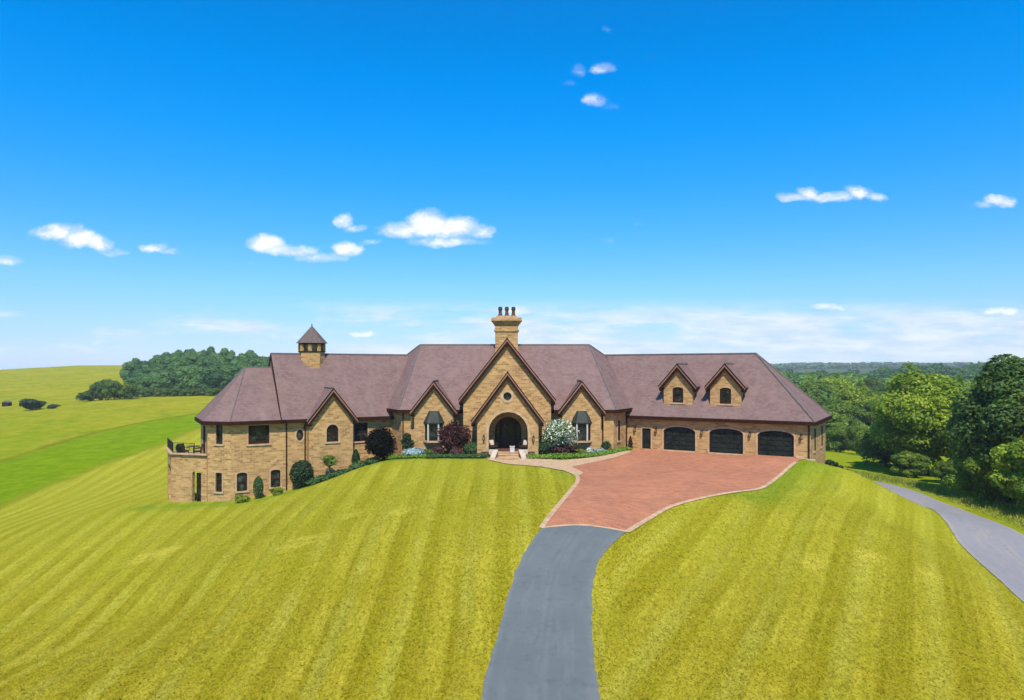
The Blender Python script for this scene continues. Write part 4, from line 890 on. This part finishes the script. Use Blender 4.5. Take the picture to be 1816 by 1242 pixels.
for i in range(120):
    Y_ = 150+(i/120)**.9*260; px = rs.uniform(1372, 1715); x = X_(px, Y_)
    yt = np.interp(Y_, [150, 200, 260, 330, 410], [742, 712, 688, 670, 660])+rs.uniform(-11, 9)-np.interp(px, [1370, 1440, 1500, 1700], [4, 2, 0, -14])
    if Y_ < 190 and px > 1560: continue
    h = CH-(yt-655)/1211*Y_-T(x, Y_)
    wtree(woodg[rs.integers(3)] if rs.random() < .6 else wood[rs.integers(4)], x, Y_, max(h, 6), rs.uniform(5.5, 8.5), 'green broadleaf tree in the wooded valley beyond the garage', 'trees of the wooded valley on the right')
def mass(name, spots, base, size_k, label):
    parts = []
    for (x, y, h, wd) in spots:
        V, v = base[rs.integers(len(base))]; a_ = rs.uniform(0, 6.28); c, s_ = math.cos(a_), math.sin(a_); Q = V*np.array([wd, wd, h]); Q = np.column_stack([Q[:, 0]*c-Q[:, 1]*s_+x, Q[:, 0]*s_+Q[:, 1]*c+y, Q[:, 2]+T(x, y)-.5]); parts.append((Q, np.clip(v+rs.uniform(-.25, .25), 0, 1)))
    me = leafmesh(name, parts, 'leaf_wood'); o = bpy.data.objects.new(name, me); COL.objects.link(o); setp(o, label, 'wood', kind='stuff')
def unit(seed, n_, size):
    pr, _ = crown_parts(1, .5, seed, 9, n_, size, .0, **WK); return np.concatenate([p[0] for p in pr]), np.concatenate([p[1] for p in pr])
ub = [unit(60+i, 420, .085) for i in range(3)]
sp_ = []
for i in range(330):
    Y_ = 430+rs.random()*190; px = rs.uniform(1330, 1850)
    yt = np.interp(px, [1330, 1400, 1440, 1500, 1540, 1570, 1600, 1640, 1780, 1850], [656, 655, 656, 656, 655, 651, 648, 645, 645, 647])+(620-Y_)/190*22+rs.uniform(-1.5, 2.5)
    x = X_(px, Y_); h = CH-(yt-655)/1211*Y_-T(x, Y_)
    sp_.append((x, Y_, max(8, h), rs.uniform(11, 15)))
mass('far_wood', sp_, ub, 1, 'dark blue green wood on the skyline at the right')
ub2 = [unit(70+i, 150, .13) for i in range(3)]
mass('far_wood', [(rs.uniform(600, 1500), 1900+rs.uniform(-150, 200), rs.uniform(11, 16), rs.uniform(26, 40)) for i in range(420)], ub2, 1, 'pale hazy wood on the farthest ridge right of the garage roof')
# tiny dark shed far left
bx_ = hit(12, 721); fr = Fr(bx_, (1, .1)); t = empty('shed', (bx_[0], bx_[1], T(*bx_))); setp(t, 'tiny dark shed in the meadow at the left edge', 'shed')
zz = T(*bx_); m = MB(); m.box(fr, -1.1, 1.1, -1, 1, zz-.2, zz+1.5); m.build('wall', 'dark_trim', t); m = MB(); m.prism(fr, [(-1.3, zz+1.45), (1.3, zz+1.45), (0, zz+2.1)], -1.2, 1.2); m.build('roof', 'ridge_cap', t)

# shrubs
def shrub(name, px, Y_, wpx, hpx, m, label, cat='shrub', n_=1500, size=.07, cone=0, lumps=0, base=0., dz=0, vdist=None, group=None, stem=True, xoff=0):
    seed = abs(hash((px, wpx, hpx))) % 9999; rs_ = np.random.default_rng(int(px*7+wpx)); x = X_(px, Y_)+xoff; z = T(x, Y_)+dz; k = Y_/1211; w_ = wpx*k; h = hpx*k
    parts = []
    if lumps:
        for i in range(lumps):
            d = rs_.normal(size=3); d /= np.linalg.norm(d); c = (d[0]*w_*.30, d[1]*w_*.30, h*(base+.5*(1-base))+d[2]*h*(1-base)*.28); rr = rs_.uniform(.22, .34)
            parts.append(leaves(c, (w_*rr, w_*rr, h*(1-base)*rr*.85), n_//lumps, size, rs_, .5, .5, 0, rs_.uniform(.3, .7), .6))
    else: parts.append(leaves((0, 0, h*.5), (w_*.5, w_*.5, h*.52), n_, size, rs_, .4, .78, cone, .5, .8))
    parts.append(leaves((0, 0, h*(base+.5*(1-base))), (w_*.36, w_*.36, h*(1-base)*.38), n_//5, size*1.4, rs_, .3, .4, cone, .15, .2))  # darker core leaves: the shrub's inner shade put into their colour
    if vdist is not None:
        parts = [(p[0], np.where(rs_.random(len(p[1])) < vdist, 1.0, p[1]*.55)) for p in parts]
    t = empty(name, (x, Y_, z)); setp(t, label, cat, group)
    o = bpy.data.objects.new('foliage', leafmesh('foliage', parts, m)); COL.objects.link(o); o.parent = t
    mm = MB(); o_ = Vector((x, Y_, z)); top = h*(base+.45)
    mm.tube([o_+Vector((0, 0, -.2)), o_+Vector((w_*.04, 0, top*.5)), o_+Vector((0, 0, top))], [.05+h*.012, .04+h*.01, .02], 6)
    for q in range(4): a_ = q*1.6+.3; mm.tube([o_+Vector((0, 0, top*.45)), o_+Vector((math.cos(a_)*w_*.22, math.sin(a_)*w_*.22, top*1.1))], [.03, .01], 4)
    mm.build('stem', 'bark', t)
    return t
shrub('round_shrub', 535, 57.0, 40, 47, 'leaf_shrub', 'rounded dark green shrub below the oval window', n_=3200)
shrub('standard_tree', 584, 57.3, 26, 44, 'leaf_green', 'small bushy topped ornamental tree under the arched window', 'tree', n_=1400, base=.42, lumps=9)
shrub('conical_shrub', 631, 59.3, 19, 31, 'leaf_shrub', 'small pointed dark green shrub at the right side of the left gable', n_=1500, cone=.5, size=.06)
shrub('round_bush', 677, 58.7, 54, 58, 'leaf_black', 'large almost black round bush before the recessed wall', 'bush', n_=9000, size=.08, lumps=22)
shrub('dark_shrub', 722, 58.5, 24, 42, 'leaf_shrub', 'dark upright shrub between the black bush and the left small gable', n_=1400, lumps=8)
shrub('blue_plant', 735, 57.6, 40, 15, 'leaf_blue', 'low pale blue leaved plant before the dark upright shrub', 'plant', n_=800, size=.11)
shrub('maroon_maple', 806, 58.0, 58, 66, 'leaf_maroon', 'dark maroon maple between the left bay window and the porch', 'tree', n_=4200, lumps=18, size=.08)
shrub('rust_shrub', 779, 57.4, 28, 18, 'leaf_rust', 'low rusty red shrub under the left edge of the maroon maple', n_=800, lumps=5)
shrub('rust_shrub', 808, 57.2, 34, 18, 'leaf_rust', 'wider rusty red shrub at the foot of the maroon maple', n_=900, lumps=6)
shrub('ball_shrub', 837, 57.1, 28, 24, 'leaf_hedge_dark', 'rounded green shrub at the left porch corner', n_=1300, size=.06)
shrub('leafy_plant', 758, 57.6, 18, 14, 'leaf_green', 'small green plant under the left bay window', 'plant', n_=500, lumps=4)
shrub('ball_shrub', 960, 57.1, 28, 25, 'leaf_shrub', 'rounded dark green shrub at the right porch corner', n_=1300, size=.06)
shrub('blossom_tree', 990, 58.1, 64, 66, 'leaf_blossom', 'white blossoming small tree right of the porch', 'tree', n_=4500, lumps=20, size=.075, vdist=.33)
shrub('burgundy_shrub', 1001, 57.4, 46, 20, 'leaf_maroon', 'low burgundy shrub below the white blossoming tree', n_=1200, lumps=7)
shrub('ball_shrub', 1075, 59.4, 18, 20, 'leaf_shrub', 'small clipped green ball beside the right gable', n_=900, size=.05)
shrub('flower_clump', 1062, 58.2, 28, 10, 'leaf_blue', 'low pale blue flowers behind the bright right hedge', 'flowers', n_=500)
shrub('flower_clump', 1044, 58.0, 9, 12, 'leaf_blossom', 'small white flowers left of the blue ones', 'flowers', n_=250, vdist=.8)
shrub('leafy_plant', 1027, 57.9, 20, 12, 'leaf_lime', 'yellow green plant between the burgundy shrub and the white flowers', 'plant', n_=450, lumps=4)
shrub('pointed_shrub', 1118, 61.6, 12, 25, 'leaf_maroon', 'small pointed burgundy shrub at the corner left of the side door', n_=700, cone=.7, size=.05)
shrub('column_shrub', 458, 55.4, 17, 38, 'leaf_hedge_dark', 'narrow columnar green shrub between the two lower arched windows', n_=1800, size=.05)
shrub('lime_shrub', 428, 54.4, 26, 15, 'leaf_lime', 'yellow green bushy shrub under the left lower arched window', n_=700, lumps=5)
shrub('lime_shrub', 490, 56.0, 26, 13, 'leaf_lime', 'yellow green low shrub under the right lower arched window', n_=700, lumps=5)
for i, (px, Y_, w_, h_) in enumerate([(1472, 60.8, 15, 13), (1482, 61.6, 13, 11), (1491, 62.6, 13, 11), (1500, 63.5, 14, 11), (1509, 64.6, 12, 10)]):
    shrub('slope_shrub', px, Y_, w_, h_, 'leaf_shrub', ['dark shrub nearest the garage corner in the slope row', 'second dark shrub from the garage corner in the slope row', 'middle dark shrub of five in the slope row', 'dark shrub next to the lowest one in the slope row', 'lowest dark shrub of the slope row by the road'][i], n_=500, lumps=5, group='dark shrubs down the slope by the garage')
shrub('bush', 55, 205, 46, 20, 'leaf_shrub', 'lone round dark bush in the meadow at the far left', 'bush', n_=1500, size=.28, lumps=7)
shrub('bush', 94, 205, 20, 8, 'leaf_shrub', 'small low bush right of the lone round one in the meadow', 'bush', n_=500, size=.22, lumps=5)
def hedge(name, pl, wd, h, m, label, dens=420, size=.06, jit=.3, cat='hedge'):
    pts = resample([(p[0], p[1], 0) for p in pl], wd*.6); parts = []; o0 = pts[0]; z0 = T(o0.x, o0.y); rs_ = np.random.default_rng(len(label)+3)
    for p in pts:
        z = T(p.x, p.y); k = 1+rs_.uniform(-jit, jit)
        parts.append(leaves((p.x-o0.x+rs_.uniform(-.1, .1)*jit, p.y-o0.y+rs_.uniform(-.3, .3)*jit, z-z0+h*.35), (wd*.55*k, wd*.55*k, h*.65*k), int(dens*wd), size, rs_, .8, .6, 0, rs_.uniform(.35, .65), .7))
    o = bpy.data.objects.new(name, leafmesh(name, parts, m)); COL.objects.link(o); o.location = (o0.x, o0.y, z0); setp(o, label, cat)
def wp(l): return [(X_(px, y), y) for px, y in l]
hedge('low_hedge', wp([(765, 56.2), (800, 55.9), (840, 55.7), (862, 55.7)]), .75, .42, 'leaf_hedge_dark', 'low dark green hedge along the bed left of the steps')
hedge('low_hedge', wp([(690, 58.4), (710, 57.6), (735, 56.8), (762, 56.3)]), .6, .3, 'leaf_hedge', 'low green edging from the black bush to the left hedge')
hedge('low_hedge', wp([(942, 55.3), (965, 55.0), (1000, 55.3), (1035, 55.8), (1056, 56.6)]), .9, .42, 'leaf_hedge', 'bright green low hedge along the path right of the steps')
hedge('low_hedge', wp([(1060, 57.0), (1080, 58.5), (1100, 60.3), (1112, 61.6)]), .8, .36, 'leaf_hedge', 'bright green low hedge rising towards the side door')
hedge('ground_cover', wp([(556, 56.8), (585, 56.9), (615, 57.6), (640, 58.6), (662, 58.4)]), .85, .38, 'leaf_hedge_dark', 'leafy green ground cover down the slope before the left gable', size=.09, jit=.5, cat='ground cover')
# beds
sheet('flower_bed', [(-11.2, 60.2), (-9.6, 57.3), (-7.0, 56.3), (-2.2, 55.6), (-2.2, 59), (-9, 60.4)], .02, 'soil')
sheet('flower_bed', [(1.9, 55.3), (4, 54.9), (6.5, 56.0), (9.6, 61.2), (9, 62), (8.6, 60.2), (2.2, 59.2)], .02, 'soil')
sheet('flower_bed', [(-16.5, 57.2), (-13, 58.3), (-11, 59.4), (-10.5, 61.5), (-13.5, 60.3), (-17.5, 58.6)], .02, 'soil')
# corner plant on the terrace
t = shrub('potted_plant', 308, 57.6, 10, 14, 'leaf_shrub', 'dark potted plant at the outer corner of the terrace railing', 'plant', n_=350, size=.06); 
t.location.x = -28.0; t.location.y = 57.35; t.location.z = .30
m = MB(); lathe(m, (-28.0, 57.35, -.05), [(.14, 0), (.2, .3), (.22, .36)], 12); m.build('pot', 'pot_clay', t)
# tall grass on the verge
rs = np.random.default_rng(9); Vv = []; vv = []
N = 16000; tt = rs.random(N); RR = resn(roadR, 200); idx = (tt*190).astype(int)
bxp = np.array([[RR[i].x, RR[i].y] for i in idx]); off = rs.uniform(1.0, 6.5, N); bxp[:, 0] += off; keep = (bxp[:, 1] > 40); bxp = bxp[keep]; N = len(bxp)
bz = terr(bxp[:, 0], bxp[:, 1]); a_ = rs.uniform(0, 6.28, N); hh = rs.uniform(.15, .5, N)*np.clip((off[keep]-.6)/2.5, .25, 1); ww = rs.uniform(.03, .07, N)
dx, dy = np.cos(a_)*ww, np.sin(a_)*ww; lx, ly = rs.normal(size=N)*.12, rs.normal(size=N)*.12
V = np.stack([np.column_stack([bxp[:, 0]-dx, bxp[:, 1]-dy, bz-.02]), np.column_stack([bxp[:, 0]+dx, bxp[:, 1]+dy, bz-.02]), np.column_stack([bxp[:, 0]+dx*.3+lx, bxp[:, 1]+dy*.3+ly, bz+hh]), np.column_stack([bxp[:, 0]-dx*.3+lx, bxp[:, 1]-dy*.3+ly, bz+hh])], 1).reshape(-1, 3)
o = bpy.data.objects.new('tall_grass', leafmesh('tall_grass', [(V, rs.random(N))], 'leaf_verge')); COL.objects.link(o); setp(o, 'yellow green tall grass on the verge between road and trees', 'grass', kind='stuff')

# short grass of the nearer lawn: real tufts, coloured by the lawn's own material
rs = np.random.default_rng(21); N = 560000
yy = 15+(rs.random(N)**1.25)*43; xx = (rs.uniform(-960, 960, N)/1211)*yy*1.05
dl_ = [tuple(p) for p in resn(smoothpl(dL), 60)]; dr_ = [tuple(p) for p in resn(smoothpl(dR), 60)]
drvpoly = dl_+dr_[::-1]
keep = (rs.random(N) < np.clip((60-yy)/34, 0, 1)) & inpoly(xx, yy, lawnpoly) & ~inpoly(xx, yy, drvpoly) & ~inpoly(xx, yy, [tuple(p) for p in pad]) & ~inpoly(xx, yy, pathp)
xx, yy = xx[keep], yy[keep]; N = len(xx); zz_ = terr(xx, yy); a_ = rs.uniform(0, 6.28, N); hh = rs.uniform(.010, .032, N); ww = rs.uniform(.014, .034, N)
dx, dy = np.cos(a_)*ww, np.sin(a_)*ww; rr_ = rs.uniform(.025, .055, N)*np.where(rs.random(N) < .5, 1, -1); lx, ly = -np.sin(a_)*rr_, np.cos(a_)*rr_
V = np.stack([np.column_stack([xx-dx, yy-dy, zz_-.01]), np.column_stack([xx+dx, yy+dy, zz_-.01]), np.column_stack([xx+dx*.5+lx, yy+dy*.5+ly, zz_+hh]), np.column_stack([xx-dx*.5+lx, yy-dy*.5+ly, zz_+hh])], 1).reshape(-1, 3)
zn = np.zeros((N, 4)); zn[:, 0] = 1; zn[:, 2] = xx > 3.5+np.clip((yy-25)*.2, -2, 6); zn[:, 3] = np.clip(.8*np.exp(-(dseg(xx, yy, padE[1:])/1.3)**2)+.9*np.exp(-(dseg(xx, yy, padR[2:])/1.8)**2), 0, 1)
me = npmesh('short_grass', V, np.arange(4*N).reshape(-1, 4), 'grass', {'zone': ('FLOAT_COLOR', 'POINT', np.repeat(zn, 4, 0))}, smooth=False)
o = bpy.data.objects.new('short_grass', me); COL.objects.link(o); setp(o, 'short mown yellow green grass of the front lawn', 'grass', kind='stuff')

# ---------------------------------------------------------------- haze
hm = bpy.data.materials.new('haze'); hm.use_nodes = True; hn = NT(hm.node_tree); hn.n.clear()
pv = hn.new('ShaderNodeVolumePrincipled', i={'Color': (.86, .95, 1, 1), 'Density': .00015, 'Anisotropy': -.3}); hn.l.new(pv.outputs[0], hn.new('ShaderNodeOutputMaterial').inputs['Volume'])
MATS['haze'] = hm
zmin = float(GZ.min())-1; m = MB(); ex = max(abs(min(gx_)), max(gx_), max(gy_))+50
m.hexa([(-ex, min(gy_)-50, zmin), (ex, min(gy_)-50, zmin), (ex, ex, zmin), (-ex, ex, zmin)], [(-ex, min(gy_)-50, 36), (ex, min(gy_)-50, 36), (ex, ex, 36), (-ex, ex, 36)])
o = m.build('haze', 'haze'); setp(o, kind='stuff')
